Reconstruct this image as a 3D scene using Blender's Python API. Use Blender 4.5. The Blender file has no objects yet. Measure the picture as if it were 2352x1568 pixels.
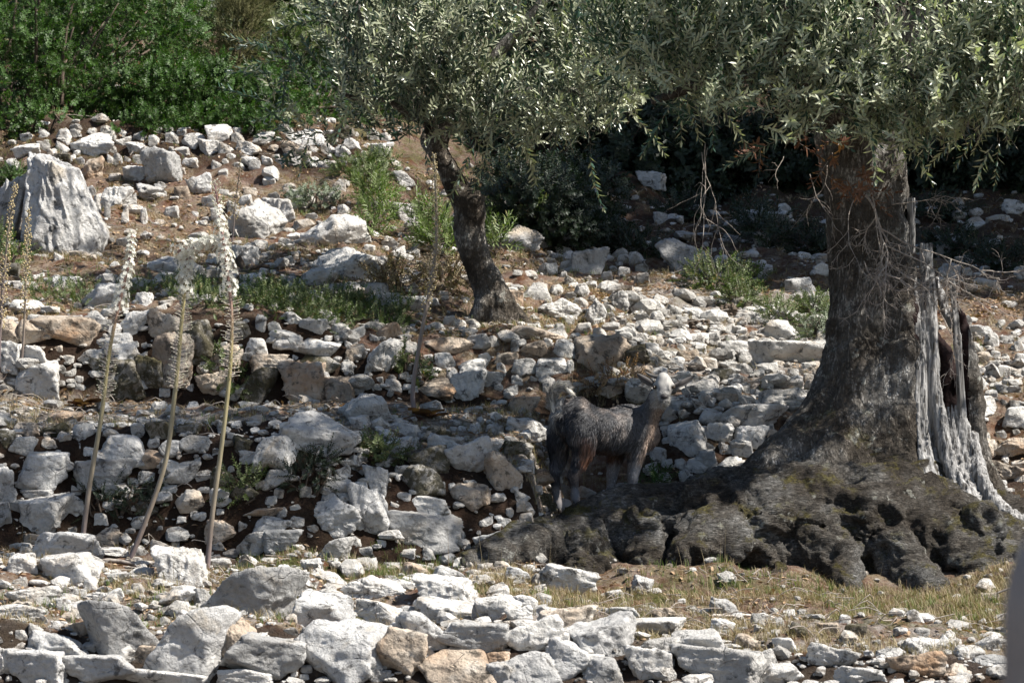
import bpy, math, random
import numpy as np
from mathutils import Vector, Matrix
random.seed(7); RNG = np.random.default_rng(7)
SC = bpy.context.scene; COL = SC.collection
F = 100.8/36*2352; HZ = 850.0; CX = 1176.0        # telephoto projection used to survey the site

def P(px, py, Y):
    return np.array([(px-CX)/F*Y, Y, -(py-HZ)/F*Y])

# ------------------------------------------------------------------ noise
def _h(i, j, k, s):
    n = (i.astype(np.int64)*73856093) ^ (j.astype(np.int64)*19349663) ^ (k.astype(np.int64)*83492791) ^ (s*2654435761)
    n &= 0xffffffff
    n = (n ^ (n >> 15))*2246822519 & 0xffffffff
    n = (n ^ (n >> 13))*3266489917 & 0xffffffff
    return ((n ^ (n >> 16)) & 0xffffff)/float(0xffffff)
def vnoise(p, s=0):
    p = np.asarray(p, float); f = np.floor(p); t = p-f; t = t*t*(3-2*t)
    i, j, k = f[:,0].astype(np.int64), f[:,1].astype(np.int64), f[:,2].astype(np.int64)
    r = 0
    for a in (0,1):
        for b in (0,1):
            for c in (0,1):
                w = (t[:,0] if a else 1-t[:,0])*(t[:,1] if b else 1-t[:,1])*(t[:,2] if c else 1-t[:,2])
                r = r + w*_h(i+a, j+b, k+c, s)
    return r*2-1
def fbm(p, o=4, s=0, g=.5, l=2.03):
    a = 1; r = 0; q = np.asarray(p, float)
    for n in range(o):
        r = r+a*vnoise(q, s+n*11); q = q*l+3.7; a *= g
    return r
def ridged(p, o=3, s=0, g=.5):
    a = 1; r = 0; q = np.asarray(p, float)
    for n in range(o):
        r = r+a*(1-2*np.abs(vnoise(q, s+n*7))); q = q*2.1+1.3; a *= g
    return r
def cell(p, s=0):
    """F2-F1 cellular distance"""
    p = np.asarray(p, float); f = np.floor(p).astype(np.int64)
    d1 = np.full(len(p), 9.); d2 = np.full(len(p), 9.)
    for a in (-1,0,1):
        for b in (-1,0,1):
            for c in (-1,0,1):
                i, j, k = f[:,0]+a, f[:,1]+b, f[:,2]+c
                q = np.stack([i+_h(i,j,k,s), j+_h(i,j,k,s+1), k+_h(i,j,k,s+2)], 1)
                d = np.linalg.norm(q-p, axis=1)
                m = d < d1
                d2 = np.where(m, d1, np.minimum(d2, d)); d1 = np.where(m, d, d1)
    return d2-d1

# ------------------------------------------------------------------ mesh helpers
def mk(name, V, T=None, Q=None, mat=None, parent=None, loc=(0,0,0), smooth=True, attrs=None, link=True):
    V = np.asarray(V, np.float32)-np.asarray(loc, np.float32)
    me = bpy.data.meshes.new(name)
    T = np.zeros((0,3), np.int32) if T is None else np.asarray(T, np.int32).reshape(-1,3)
    Q = np.zeros((0,4), np.int32) if Q is None else np.asarray(Q, np.int32).reshape(-1,4)
    me.vertices.add(len(V)); me.vertices.foreach_set('co', V.ravel())
    nl = T.size+Q.size; me.loops.add(nl); me.polygons.add(len(T)+len(Q))
    me.loops.foreach_set('vertex_index', np.concatenate([T.ravel(), Q.ravel()]))
    ls = np.concatenate([np.arange(len(T))*3, T.size+np.arange(len(Q))*4]).astype(np.int32)
    me.polygons.foreach_set('loop_start', ls)
    me.polygons.foreach_set('use_smooth', np.full(len(ls), smooth))
    me.update(calc_edges=True)
    if attrs:
        for k, a in attrs.items():
            a = np.asarray(a, np.float32)
            if a.ndim == 1:
                me.attributes.new(k, 'FLOAT', 'POINT').data.foreach_set('value', a)
            else:
                c = np.ones((len(a), 4), np.float32); c[:,:3] = a
                me.attributes.new(k, 'FLOAT_COLOR', 'POINT').data.foreach_set('color', c.ravel())
    o = bpy.data.objects.new(name, me)
    if mat is not None: me.materials.append(mat)
    if link: COL.objects.link(o)
    if parent is not None: o.parent = parent
    else: o.location = loc
    return o
def tag(o, label=None, cat=None, group=None, kind=None):
    if label: o['label'] = label
    if cat: o['category'] = cat
    if group: o['group'] = group
    if kind: o['kind'] = kind
    return o
def empty(name, loc, label, cat, group=None):
    o = bpy.data.objects.new(name, None); COL.objects.link(o); o.location = loc
    o.empty_display_size = .1
    return tag(o, label, cat, group)
class Geo:
    def __init__(s): s.V=[]; s.T=[]; s.Q=[]; s.A=[]; s.n=0
    def add(s, V, T=None, Q=None, a=None):
        V = np.asarray(V, float); s.V.append(V)
        if T is not None and len(T): s.T.append(np.asarray(T)+s.n)
        if Q is not None and len(Q): s.Q.append(np.asarray(Q)+s.n)
        s.A.append(np.full(len(V), random.random()) if a is None else np.broadcast_to(a, (len(V),)+np.shape(a)[1:]) if np.ndim(a) else np.full(len(V), a))
        s.n += len(V)
    def out(s):
        return (np.concatenate(s.V), np.concatenate(s.T) if s.T else None, np.concatenate(s.Q) if s.Q else None, np.concatenate(s.A))
    def build(s, name, mat, parent=None, loc=(0,0,0), smooth=True):
        V, T, Q, A = s.out()
        return mk(name, V, T, Q, mat, parent, loc, smooth, {'rnd': A})
def spline(pts, n):
    """Catmull-Rom through rows of pts (any width)"""
    p = np.asarray(pts, float)
    if len(p) < 3:
        t = np.linspace(0,1,n)[:,None]; return p[0]*(1-t)+p[-1]*t
    p = np.vstack([2*p[0]-p[1], p, 2*p[-1]-p[-2]]); m = len(p)-3
    u = np.linspace(0, m-1e-6, n); i = u.astype(int); t = (u-i)[:,None]
    a,b,c,d = p[i],p[i+1],p[i+2],p[i+3]
    return .5*(2*b+(c-a)*t+(2*a-5*b+4*c-d)*t*t+(3*b-a-3*c+d)*t**3)
def tube(pts, rad, seg=6, cap=True):
    p = np.asarray(pts, float); n = len(p); rad = np.broadcast_to(rad, (n,))
    t = np.gradient(p, axis=0); t /= np.linalg.norm(t, axis=1)[:,None]+1e-9
    up = np.array([.31,.17,.93]) if abs(t[0,2]) < .8 else np.array([.9,.3,.1])
    u = np.cross(t, up); u /= np.linalg.norm(u, axis=1)[:,None]+1e-9; v = np.cross(t, u)
    a = np.arange(seg)/seg*2*np.pi
    V = (p[:,None]+rad[:,None,None]*(np.cos(a)[None,:,None]*u[:,None]+np.sin(a)[None,:,None]*v[:,None])).reshape(-1,3)
    i = np.arange(n-1)[:,None]*seg; j = np.arange(seg)[None]; k = (j+1)%seg
    Q = np.stack([i+j, i+k, i+seg+k, i+seg+j], -1).reshape(-1,4)
    T = []
    if cap:
        V = np.vstack([V, p[0], p[-1]]); c0 = n*seg; jj = np.arange(seg)
        T = np.vstack([np.stack([np.full(seg,c0), (jj+1)%seg, jj],1), np.stack([np.full(seg,c0+1), (n-1)*seg+jj, (n-1)*seg+(jj+1)%seg],1)])
    return V, T, Q
def ico(sub):
    import bmesh
    bm = bmesh.new(); bmesh.ops.create_icosphere(bm, subdivisions=sub, radius=1)
    V = np.array([v.co[:] for v in bm.verts]); T = np.array([[v.index for v in f.verts] for f in bm.faces]); bm.free()
    return V, T
ICO = {k: ico(k) for k in (1,2,3,5,6)}
def rotm(n, tilt=np.pi):
    """n random rotations"""
    q = RNG.normal(size=(n,4)); q /= np.linalg.norm(q, axis=1)[:,None]
    w,x,y,z = q.T
    return np.stack([1-2*(y*y+z*z),2*(x*y-z*w),2*(x*z+y*w),2*(x*y+z*w),1-2*(x*x+z*z),2*(y*z-x*w),2*(x*z-y*w),2*(y*z+x*w),1-2*(x*x+y*y)],1).reshape(-1,3,3)
def frames(d, roll=None, upbias=None):
    """matrices whose columns are side, normal, direction (x, y, z); z along d"""
    d = np.asarray(d, float); d = d/(np.linalg.norm(d, axis=1)[:,None]+1e-9)
    a = RNG.normal(size=d.shape)
    if upbias is not None: a = a*(1-upbias)+np.array([0,0,1.])*upbias*2
    y = a-(a*d).sum(1)[:,None]*d; y /= np.linalg.norm(y, axis=1)[:,None]+1e-9
    x = np.cross(y, d)
    return np.stack([x,y,d], -1)
def merge(protos, which, M, off, rnd=None):
    """merge transformed copies: protos list of (V,T,Q,A)"""
    g = Geo()
    for i, pr in enumerate(protos):
        m = np.where(which == i)[0]
        if not len(m) or pr is None: continue
        V, T, Q, A = pr
        W = np.einsum('nij,vj->nvi', M[m], V)+off[m][:,None]
        base = (np.arange(len(m))*len(V))[:,None,None]
        g.V.append(W.reshape(-1,3))
        if T is not None and len(T): g.T.append((T[None]+base).reshape(-1,3)+g.n)
        if Q is not None and len(Q): g.Q.append((Q[None]+base).reshape(-1,4)+g.n)
        r = (RNG.random(len(m)) if rnd is None else rnd[m])
        g.A.append(((A[None]*.6+r[:,None]*.4)).ravel() if rnd is None else np.repeat(r, len(V)))
        g.n += len(m)*len(V)
    return g

# ------------------------------------------------------------------ surface nets
def snets(d, org, h):
    s = d < 0; nx, ny, nz = d.shape
    c = [s[a:nx-1+a, b:ny-1+b, e:nz-1+e] for a in (0,1) for b in (0,1) for e in (0,1)]
    tot = sum(x.astype(np.int8) for x in c); act = (tot > 0) & (tot < 8)
    I = np.argwhere(act); N = len(I); idx = np.full(act.shape, -1, np.int64); idx[act] = np.arange(N)
    acc = np.zeros((N,3)); cnt = np.zeros(N)
    for ax in range(3):
        o1, o2 = [a for a in range(3) if a != ax]
        for u in (0,1):
            for v in (0,1):
                A = I.copy(); A[:,o1] += u; A[:,o2] += v; B = A.copy(); B[:,ax] += 1
                da = d[A[:,0],A[:,1],A[:,2]]; db = d[B[:,0],B[:,1],B[:,2]]
                m = (da < 0) != (db < 0); t = np.where(m, da/(da-db+1e-12), 0)
                p = A.astype(float); p[:,ax] += t
                acc += p*m[:,None]; cnt += m
    V = acc/cnt[:,None]*h+np.asarray(org)
    Qs = []
    for ax in range(3):
        o1, o2 = [(1,2),(2,0),(0,1)][ax]
        sl0 = [slice(1,-1)]*3; sl0[ax] = slice(0,-1); sl1 = [slice(1,-1)]*3; sl1[ax] = slice(1,None)
        a = s[tuple(sl0)]; b = s[tuple(sl1)]
        E = np.argwhere(a != b); sg = a[a != b]
        E = E+1; E[:,ax] -= 1
        def cidx(u, v):
            K = E.copy(); K[:,o1] -= u; K[:,o2] -= v
            return idx[K[:,0],K[:,1],K[:,2]]
        q = np.stack([cidx(0,0), cidx(1,0), cidx(1,1), cidx(0,1)], 1)
        q = np.where(sg[:,None], q, q[:,::-1]); Qs.append(q)
    Q = np.concatenate(Qs); Q = Q[(Q >= 0).all(1)]
    return V, Q
class SDF:
    def __init__(s, lo, hi, h):
        s.lo = np.array(lo, float); s.h = h; n = np.ceil((np.array(hi)-s.lo)/h).astype(int)+1
        s.n = n; s.d = np.full(n, 1., np.float32)
        s.ax = [s.lo[i]+np.arange(n[i])*h for i in range(3)]
    def box(s, lo, hi):
        a = np.clip(((np.array(lo)-s.lo)/s.h).astype(int), 0, s.n); b = np.clip(((np.array(hi)-s.lo)/s.h).astype(int)+2, 0, s.n)
        sl = tuple(slice(a[i], b[i]) for i in range(3))
        X, Y, Z = np.meshgrid(*[s.ax[i][sl[i]] for i in range(3)], indexing='ij', sparse=True)
        return sl, X, Y, Z
    def seg(s, a, b, ra, rb, k=.03, sub=False, sc=(1,1,1)):
        a = np.array(a,float); b = np.array(b,float); r = max(ra,rb)+2*k+.05; rr = r/min(sc)
        sl, X, Y, Z = s.box(np.minimum(a,b)-rr, np.maximum(a,b)+rr)
        if min(s.d[sl].shape) == 0: return
        sx, sy, sz = sc; A = a*sc; B = b*sc; ab = B-A; L = (ab@ab)+1e-12
        x = X*sx-A[0]; y = Y*sy-A[1]; z = Z*sz-A[2]
        t = np.clip((x*ab[0]+y*ab[1]+z*ab[2])/L, 0, 1)
        q = np.sqrt((x-t*ab[0])**2+(y-t*ab[1])**2+(z-t*ab[2])**2)-(ra+(rb-ra)*t)
        D = s.d[sl]
        if sub:
            q = -q; hh = np.clip(.5-.5*(D-q)/k, 0, 1); s.d[sl] = D*(1-hh)+q*hh+k*hh*(1-hh)
        else:
            hh = np.clip(.5+.5*(D-q)/k, 0, 1); s.d[sl] = D*(1-hh)+q*hh-k*hh*(1-hh)
    def chain(s, pts, k=.03, sub=False, sc=(1,1,1), n=0):
        p = np.array([list(P(*q[:3]))+[q[3]] for q in pts])
        if n: p = spline(p, n)
        for i in range(len(p)-1): s.seg(p[i,:3], p[i+1,:3], p[i,3], p[i+1,3], k, sub, sc)
    def strip(s, pts, k, sc=(1,1,1), n=14):
        """one even strand: hard union along its own length, then blended into the field once"""
        p = spline(np.array([list(P(*q[:3]))+[q[3]] for q in pts]), n); r = p[:,3].max()+2*k+.03
        sl, X, Y, Z = s.box(p[:,:3].min(0)-r, p[:,:3].max(0)+r)
        if min(s.d[sl].shape) == 0: return
        q = None
        for i in range(n-1):
            A = p[i,:3]*sc; ab = p[i+1,:3]*sc-A; L = ab@ab+1e-12; x = X*sc[0]-A[0]; y = Y*sc[1]-A[1]; z = Z*sc[2]-A[2]
            t = np.clip((x*ab[0]+y*ab[1]+z*ab[2])/L, 0, 1); v = np.sqrt((x-t*ab[0])**2+(y-t*ab[1])**2+(z-t*ab[2])**2)-(p[i,3]+(p[i+1,3]-p[i,3])*t)
            q = v if q is None else np.minimum(q, v)
        D = s.d[sl]; hh = np.clip(.5+.5*(D-q)/k, 0, 1); s.d[sl] = D*(1-hh)+q*hh-k*hh*(1-hh)
    def mesh(s): return snets(s.d, s.lo, s.h)
def vnormals(V, Q):
    n = np.cross(V[Q[:,2]]-V[Q[:,0]], V[Q[:,3]]-V[Q[:,1]]); N = np.zeros_like(V)
    for i in range(4): np.add.at(N, Q[:,i], n)
    return N/(np.linalg.norm(N, axis=1)[:,None]+1e-12)

# ------------------------------------------------------------------ materials
def srgb(r, g, b): return tuple(((c/255)/12.92 if c/255 < .04045 else ((c/255+.055)/1.055)**2.4) for c in (r,g,b))+(1,)
class MatB:
    def __init__(s, name, rough=.9, spec=.3):
        s.m = bpy.data.materials.new(name); s.m.use_nodes = True; s.nt = s.m.node_tree; s.nt.nodes.clear()
        s.out = s.n('ShaderNodeOutputMaterial'); s.b = s.n('ShaderNodeBsdfPrincipled')
        s.l(s.b.outputs[0], s.out.inputs[0]); s.b.inputs['Roughness'].default_value = rough
        s.b.inputs['Specular IOR Level'].default_value = spec
        s._c = None
    def n(s, t, **k):
        x = s.nt.nodes.new(t)
        for a, v in k.items(): setattr(x, a, v)
        return x
    def l(s, a, b): s.nt.links.new(a, b)
    def coord(s, kind='Object'):
        if s._c is None: s._c = s.n('ShaderNodeTexCoord')
        return s._c.outputs[kind]
    def geo(s): return s.n('ShaderNodeNewGeometry')
    def vm(s, v, scale, off=None):
        m = s.n('ShaderNodeMapping'); s.l(v, m.inputs[0]); m.inputs['Scale'].default_value = scale
        if off is not None: s.l(off, m.inputs['Location'])
        return m.outputs[0]
    def noise(s, v, sc, det=4, rough=.6, dist=0):
        x = s.n('ShaderNodeTexNoise'); s.l(v, x.inputs['Vector']); x.inputs['Scale'].default_value = sc
        x.inputs['Detail'].default_value = det; x.inputs['Roughness'].default_value = rough; x.inputs['Distortion'].default_value = dist
        return x.outputs[0]
    def voro(s, v, sc, feat='F1', rnd=1):
        x = s.n('ShaderNodeTexVoronoi', feature=feat); s.l(v, x.inputs['Vector']); x.inputs['Scale'].default_value = sc
        x.inputs['Randomness'].default_value = rnd
        return x
    def ramp(s, f, stops, interp='LINEAR'):
        x = s.n('ShaderNodeValToRGB'); s.l(f, x.inputs[0]); r = x.color_ramp; r.interpolation = interp
        while len(r.elements) < len(stops): r.elements.new(.5)
        for e, (p, c) in zip(r.elements, stops):
            e.position = p; e.color = c if not isinstance(c, (int,float)) else (c,c,c,1)
        return x.outputs[0]
    def mix(s, f, a, b, mode='MIX'):
        x = s.n('ShaderNodeMix', data_type='RGBA', blend_type=mode)
        for v, i in ((f,0),(a,6),(b,7)):
            if hasattr(v, 'links'): s.l(v, x.inputs[i])
            else: x.inputs[i].default_value = v
        return x.outputs[2]
    def math(s, op, a, b=0.):
        x = s.n('ShaderNodeMath', operation=op)
        for v, i in ((a,0),(b,1)):
            if hasattr(v, 'links'): s.l(v, x.inputs[i])
            else: x.inputs[i].default_value = v
        return x.outputs[0]
    def attr(s, name):
        x = s.n('ShaderNodeAttribute', attribute_name=name); return x
    def bump(s, h, dist, strength=1, prev=None):
        x = s.n('ShaderNodeBump'); s.l(h, x.inputs['Height']); x.inputs['Distance'].default_value = dist; x.inputs['Strength'].default_value = strength
        if prev is not None: s.l(prev, x.inputs['Normal'])
        return x.outputs[0]
    def col(s, c):
        if hasattr(c, 'links'): s.l(c, s.b.inputs['Base Color'])
        else: s.b.inputs['Base Color'].default_value = c
    def nrm(s, n): s.l(n, s.b.inputs['Normal'])

def rock_mat(name, c1, c2, c3, dark, stain, dark_amt=.62, stain_amt=.6, stuff=False):
    """weathered limestone: c1..c3 greys, dark lichen specks, ochre stains"""
    m = MatB(name, .92, .25)
    g = m.geo(); pos = g.outputs['Position']
    if stuff:
        r = m.attr('rnd').outputs['Fac']
    else:
        r = m.n('ShaderNodeObjectInfo').outputs['Random']
    big = m.noise(pos, 5.5, 3, .6)
    base = m.ramp(big, [(.3, c1), (.5, c2), (.7, c3)])
    val = m.ramp(r, [(0, .72), (.45, .98), (1, 1.12)])
    base = m.mix(1., base, val, 'MULTIPLY')
    fine = m.noise(pos, 42, 5, .7)
    base = m.mix(1., base, m.ramp(fine, [(.3, .8), (.55, 1.02), (.75, 1.1)]), 'MULTIPLY')
    st = m.ramp(m.noise(pos, 3.3, 4, .65, .6), [(stain_amt, 0), (stain_amt+.14, 1)])
    base = m.mix(m.math('MULTIPLY', st, .8), base, stain)
    dk = m.ramp(m.noise(pos, 17, 6, .72, .4), [(dark_amt-.03, 0), (dark_amt+.05, 1)])
    base = m.mix(m.math('MULTIPLY', dk, .85), base, dark)
    spk = m.ramp(m.noise(pos, 120, 3, .7), [(.64, 0), (.7, 1)])
    base = m.mix(m.math('MULTIPLY', spk, .55), base, dark)
    m.col(base)
    v = m.voro(pos, 9, 'DISTANCE_TO_EDGE'); 
    crack = m.ramp(v.outputs[0], [(0, 0), (.035, 1)])
    cm = m.ramp(m.noise(pos, 6, 2), [(.5, 1), (.62, 0)])
    crk = m.math('MAXIMUM', crack, cm)
    n1 = m.bump(m.noise(pos, 14, 7, .68), .05, .8)
    n2 = m.bump(fine, .014, .8, n1)
    n3 = m.bump(crk, .008, .7, n2)
    m.nrm(n3); return m.m
# ------------------------------------------------------------------ materials of the place
W1, W2, W3 = (.43,.41,.38,1), (.56,.54,.51,1), (.68,.66,.63,1)
LICH = (.075,.072,.068,1); OCH = (.40,.27,.16,1)
M = {}
M['w'] = rock_mat('pale_limestone', W1, W2, W3, LICH, (.44,.36,.27,1), .575, .55)
M['g'] = rock_mat('grey_limestone', (.35,.34,.33,1), (.46,.45,.435,1), (.56,.55,.53,1), LICH, (.42,.36,.28,1), .59, .57)
M['t'] = rock_mat('tan_limestone', (.33,.26,.2,1), (.46,.38,.30,1), (.58,.54,.48,1), (.09,.075,.06,1), (.38,.23,.13,1), .56, .52)
M['d'] = rock_mat('mossy_limestone', (.13,.115,.09,1), (.22,.2,.17,1), (.42,.4,.37,1), (.05,.043,.02,1), (.085,.07,.022,1), .47, .50)
M['s'] = rock_mat('rubble_limestone', (.36,.34,.31,1), (.49,.47,.44,1), (.62,.6,.57,1), (.10,.085,.07,1), (.38,.30,.22,1), .57, .53, True)

def ground_mat():
    m = MatB('red_earth_and_litter', .97, .1); g = m.geo(); pos = g.outputs['Position']
    zone = m.attr('zone').outputs['Color']
    sep = m.n('ShaderNodeSeparateColor'); m.l(zone, sep.inputs[0])       # r: gravel, g: moss/grass, b: shade of wall gaps and right slope, painted in
    soil = m.ramp(m.noise(pos, 7, 5, .7), [(.3, (.06,.026,.014,1)), (.5, (.13,.06,.034,1)), (.7, (.20,.12,.08,1))])
    v = m.voro(m.vm(pos, (1,1.3,1)), 55)
    lit = m.ramp(v.outputs['Color'], [(0, (.10,.06,.035,1)), (.35, (.24,.16,.1,1)), (.7, (.33,.255,.18,1)), (1, (.46,.41,.34,1))])
    lm = m.ramp(m.noise(pos, 9, 5, .75), [(.44, 0), (.58, .8)])
    c = m.mix(lm, soil, lit)
    v2 = m.voro(pos, 34)
    grav = m.ramp(v2.outputs['Color'], [(0, (.2,.17,.14,1)), (.5, (.38,.36,.33,1)), (1, (.55,.53,.5,1))])
    gm = m.math('MULTIPLY', m.ramp(m.noise(pos, 6, 4, .7), [(.38, 0), (.52, 1)]), sep.outputs[0])
    c = m.mix(gm, c, grav)
    moss = m.ramp(m.noise(pos, 60, 3, .7), [(.3, (.035,.04,.012,1)), (.6, (.11,.11,.035,1)), (.8, (.2,.18,.08,1))])
    mm = m.math('MULTIPLY', m.ramp(m.noise(pos, 4.5, 4, .7), [(.45, 0), (.58, 1)]), sep.outputs[1])
    c = m.mix(mm, c, moss)
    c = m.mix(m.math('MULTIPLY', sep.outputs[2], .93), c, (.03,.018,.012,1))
    m.col(c)
    n1 = m.bump(m.noise(pos, 22, 6, .75), .05, 1); n2 = m.bump(v.outputs['Distance'], .012, .8, n1); n3 = m.bump(m.noise(pos, 130, 3, .7), .012, 1, n2)
    m.nrm(n3); return m.m
M['ground'] = ground_mat()

def leaf_mat(name, top, under, rough=.38, trans=.25, spec=.5, var=.35, hue=None, tint=(1.1,1.3,.55,1)):
    m = MatB(name, rough, spec); g = m.geo(); r = m.attr('rnd').outputs['Fac']
    c = m.mix(g.outputs['Backfacing'], top, under)                    # a leaf's two real sides
    c = m.mix(1., c, m.ramp(r, [(0, 1-var), (.5, 1), (1, 1+var)]), 'MULTIPLY')
    if hue: c = m.mix(m.ramp(r, [(hue[1], 0), (hue[1]+.05, .9)]), c, hue[0])
    m.col(c)
    t = m.n('ShaderNodeBsdfTranslucent'); m.l(m.mix(1., c, tint, 'MULTIPLY'), t.inputs[0])
    x = m.n('ShaderNodeMixShader'); x.inputs[0].default_value = trans
    m.l(m.b.outputs[0], x.inputs[1]); m.l(t.outputs[0], x.inputs[2]); m.l(x.outputs[0], m.out.inputs[0])
    return m.m
M['olive'] = leaf_mat('olive_leaf', (.04,.082,.056,1), (.44,.46,.32,1), .30, .24, .6, .4)
M['olive_s'] = leaf_mat('olive_leaf_small_tree', (.032,.066,.046,1), (.33,.35,.24,1), .32, .16, .55, .4)
M['mastic'] = leaf_mat('mastic_leaf', (.042,.095,.018,1), (.058,.11,.028,1), .48, .28, .3, .65, ((.16,.05,.02,1), .93))
M['shrub'] = leaf_mat('shrub_leaf', (.07,.11,.03,1), (.12,.15,.06,1), .5, .28, .4, .45, ((.25,.19,.09,1), .85))
M['cistus'] = leaf_mat('rockrose_leaf', (.10,.16,.035,1), (.14,.18,.065,1), .5, .3, .4, .5, ((.3,.24,.1,1), .9))
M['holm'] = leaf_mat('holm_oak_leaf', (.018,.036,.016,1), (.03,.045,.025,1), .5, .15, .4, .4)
M['juniper'] = leaf_mat('juniper_needles', (.085,.09,.035,1), (.12,.115,.05,1), .7, .15, .2, .4)
M['grey'] = leaf_mat('grey_sage_leaf', (.14,.17,.12,1), (.2,.23,.17,1), .8, .2, .2, .35)
M['deadleaf'] = leaf_mat('dead_leaf', (.13,.055,.03,1), (.16,.08,.05,1), .6, .3, .3, .4)
M['drygrass'] = leaf_mat('dry_grass_blade', (.31,.245,.15,1), (.35,.285,.18,1), .7, .25, .3, .5, ((.13,.07,.04,1), .6))
M['greengrass'] = leaf_mat('green_grass_blade', (.12,.18,.045,1), (.15,.2,.06,1), .6, .3, .3, .5, ((.27,.22,.12,1), .62))
M['litter'] = leaf_mat('fallen_leaf', (.22,.12,.07,1), (.31,.21,.13,1), .7, .2, .3, .5)
def plain(name, c, rough=.85, bsc=60, bd=.003, c2=None, spec=.3):
    m = MatB(name, rough, spec); p = m.coord('Object')
    n = m.noise(p, bsc, 4, .65)
    m.col(m.ramp(n, [(.3, c), (.7, c2 or tuple(min(1, x*1.7) for x in c[:3])+(1,))])); m.nrm(m.bump(n, bd, 1)); return m.m
M['twig'] = plain('olive_twig', (.12,.1,.075,1), c2=(.3,.27,.21,1))
M['deadtwig'] = plain('dead_twig', (.16,.13,.11,1), c2=(.36,.32,.28,1))
M['darktwig'] = plain('dark_twig', (.05,.035,.025,1), c2=(.13,.1,.075,1))
M['post'] = plain('weathered_post', (.22,.195,.18,1), bsc=18, c2=(.30,.27,.25,1))
M['petal'] = leaf_mat('squill_petal', (.74,.73,.65,1), (.74,.73,.65,1), .6, .4, .3, .08, None, (1,1,.92,1))
M['pod'] = leaf_mat('squill_bud', (.74,.73,.6,1), (.74,.73,.6,1), .6, .35, .3, .2, None, (1,1,.85,1))
M['podstem'] = plain('squill_flower_stalk', (.5,.42,.36,1), c2=(.7,.63,.56,1))
M['podseed'] = leaf_mat('squill_seed_pod', (.45,.36,.2,1), (.45,.36,.2,1), .6, .2, .3, .3)
def stalk_mat():
    m = MatB('squill_stalk', .45, .45); p = m.coord('Object'); r = m.attr('rnd').outputs['Fac']
    c = m.ramp(r, [(0, (.16,.12,.125,1)), (.25, (.23,.2,.13,1)), (.45, (.3,.26,.12,1)), (.62, (.26,.16,.13,1)), (1, (.3,.16,.15,1))])
    n = m.noise(m.vm(p, (1,1,.15)), 90, 3)
    m.col(m.mix(1., c, m.ramp(n, [(.3,.7),(.7,1.2)]), 'MULTIPLY')); return m.m
M['stalk'] = stalk_mat()

def bark_mat(name, stretch, moss=.5, pale=(.55,.53,.50,1), darkc=(.05,.04,.03,1), gap=1., dim=1.):
    m = MatB(name, .93, .2); g = m.geo(); pos = g.outputs['Position']
    w = m.noise(pos, 6, 3, .6)
    wv = m.n('ShaderNodeVectorMath', operation='ADD'); m.l(m.vm(pos, stretch), wv.inputs[0]); 
    cb = m.n('ShaderNodeCombineXYZ'); m.l(w, cb.inputs[0]); m.l(w, cb.inputs[1]); m.l(w, cb.inputs[2])
    sc = m.n('ShaderNodeVectorMath', operation='SCALE'); m.l(cb.outputs[0], sc.inputs[0]); sc.inputs['Scale'].default_value = 2.2
    m.l(sc.outputs[0], wv.inputs[1]); v = m.voro(wv.outputs[0], 1, 'DISTANCE_TO_EDGE')
    plate = m.ramp(v.outputs[0], [(0, .35), (.11, .7), (.3, 1)])
    fis = m.ramp(m.noise(m.vm(pos, (stretch[0]*.4, stretch[1]*.4, stretch[2]*.22)), 1, 5, .62, .5), [(.40, 1), (.47, .1), (.52, 0), (.60, 1)])
    plate = m.math('MULTIPLY', plate, fis)
    n = m.noise(pos, 40, 5, .7)
    up = m.ramp(m.noise(pos, 3.2, 5, .68), [(.30, darkc), (.41, (.16,.135,.11,1)), (.51, (.30,.275,.245,1)), (.62, pale)])  # pale and dark patches put sun flecks and shade into the bark colour
    c = m.mix(1., up, m.ramp(n, [(.3, .5*dim), (.7, 1.35*dim)]), 'MULTIPLY')
    c = m.mix(m.math('MAXIMUM', plate, .25+.6*(1-gap)), (.02,.016,.012,1), c)
    gr = m.noise(m.vm(pos, (stretch[0]*.35, stretch[1]*.9, stretch[2]*1.1)), 1.6, 5, .7, .8)
    if gap < .6: c = m.mix(1., c, m.ramp(gr, [(.36, .4), (.5, 1.), (.64, 1.8)]), 'MULTIPLY')
    lich = m.ramp(m.noise(pos, 11, 5, .72), [(.60, 0), (.66, .7)])
    c = m.mix(lich, c, (.42,.42,.38,1))
    # moss sits on surfaces that face up
    nz = m.n('ShaderNodeSeparateXYZ'); m.l(g.outputs['Normal'], nz.inputs[0])
    ms = m.math('MULTIPLY', m.ramp(nz.outputs[2], [(.15, 0), (.6, 1)]), m.ramp(m.noise(pos, 5.5, 5, .7), [(.66-moss*.25, 0), (.74-moss*.25, .85)]))
    c = m.mix(ms, c, m.ramp(m.noise(pos, 90, 2), [(.3, (.035,.03,.008,1)), (.7, (.13,.11,.03,1))]))
    m.col(c)
    n1 = m.bump(plate, .012, 1); n2 = m.bump(n, .02, 1, n1); n2 = m.bump(gr, .02, 1, n2) if gap < .6 else n2; m.nrm(n2); return m.m
M['bark'] = bark_mat('old_olive_bark', (78,78,27), .25)
M['burl'] = bark_mat('olive_root_bark', (40,60,75), .55, (.50,.49,.47,1), gap=.55, dim=.5)
M['bark2'] = bark_mat('young_olive_bark', (70,70,42), .15, (.60,.57,.53,1), dim=1.45)
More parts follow.
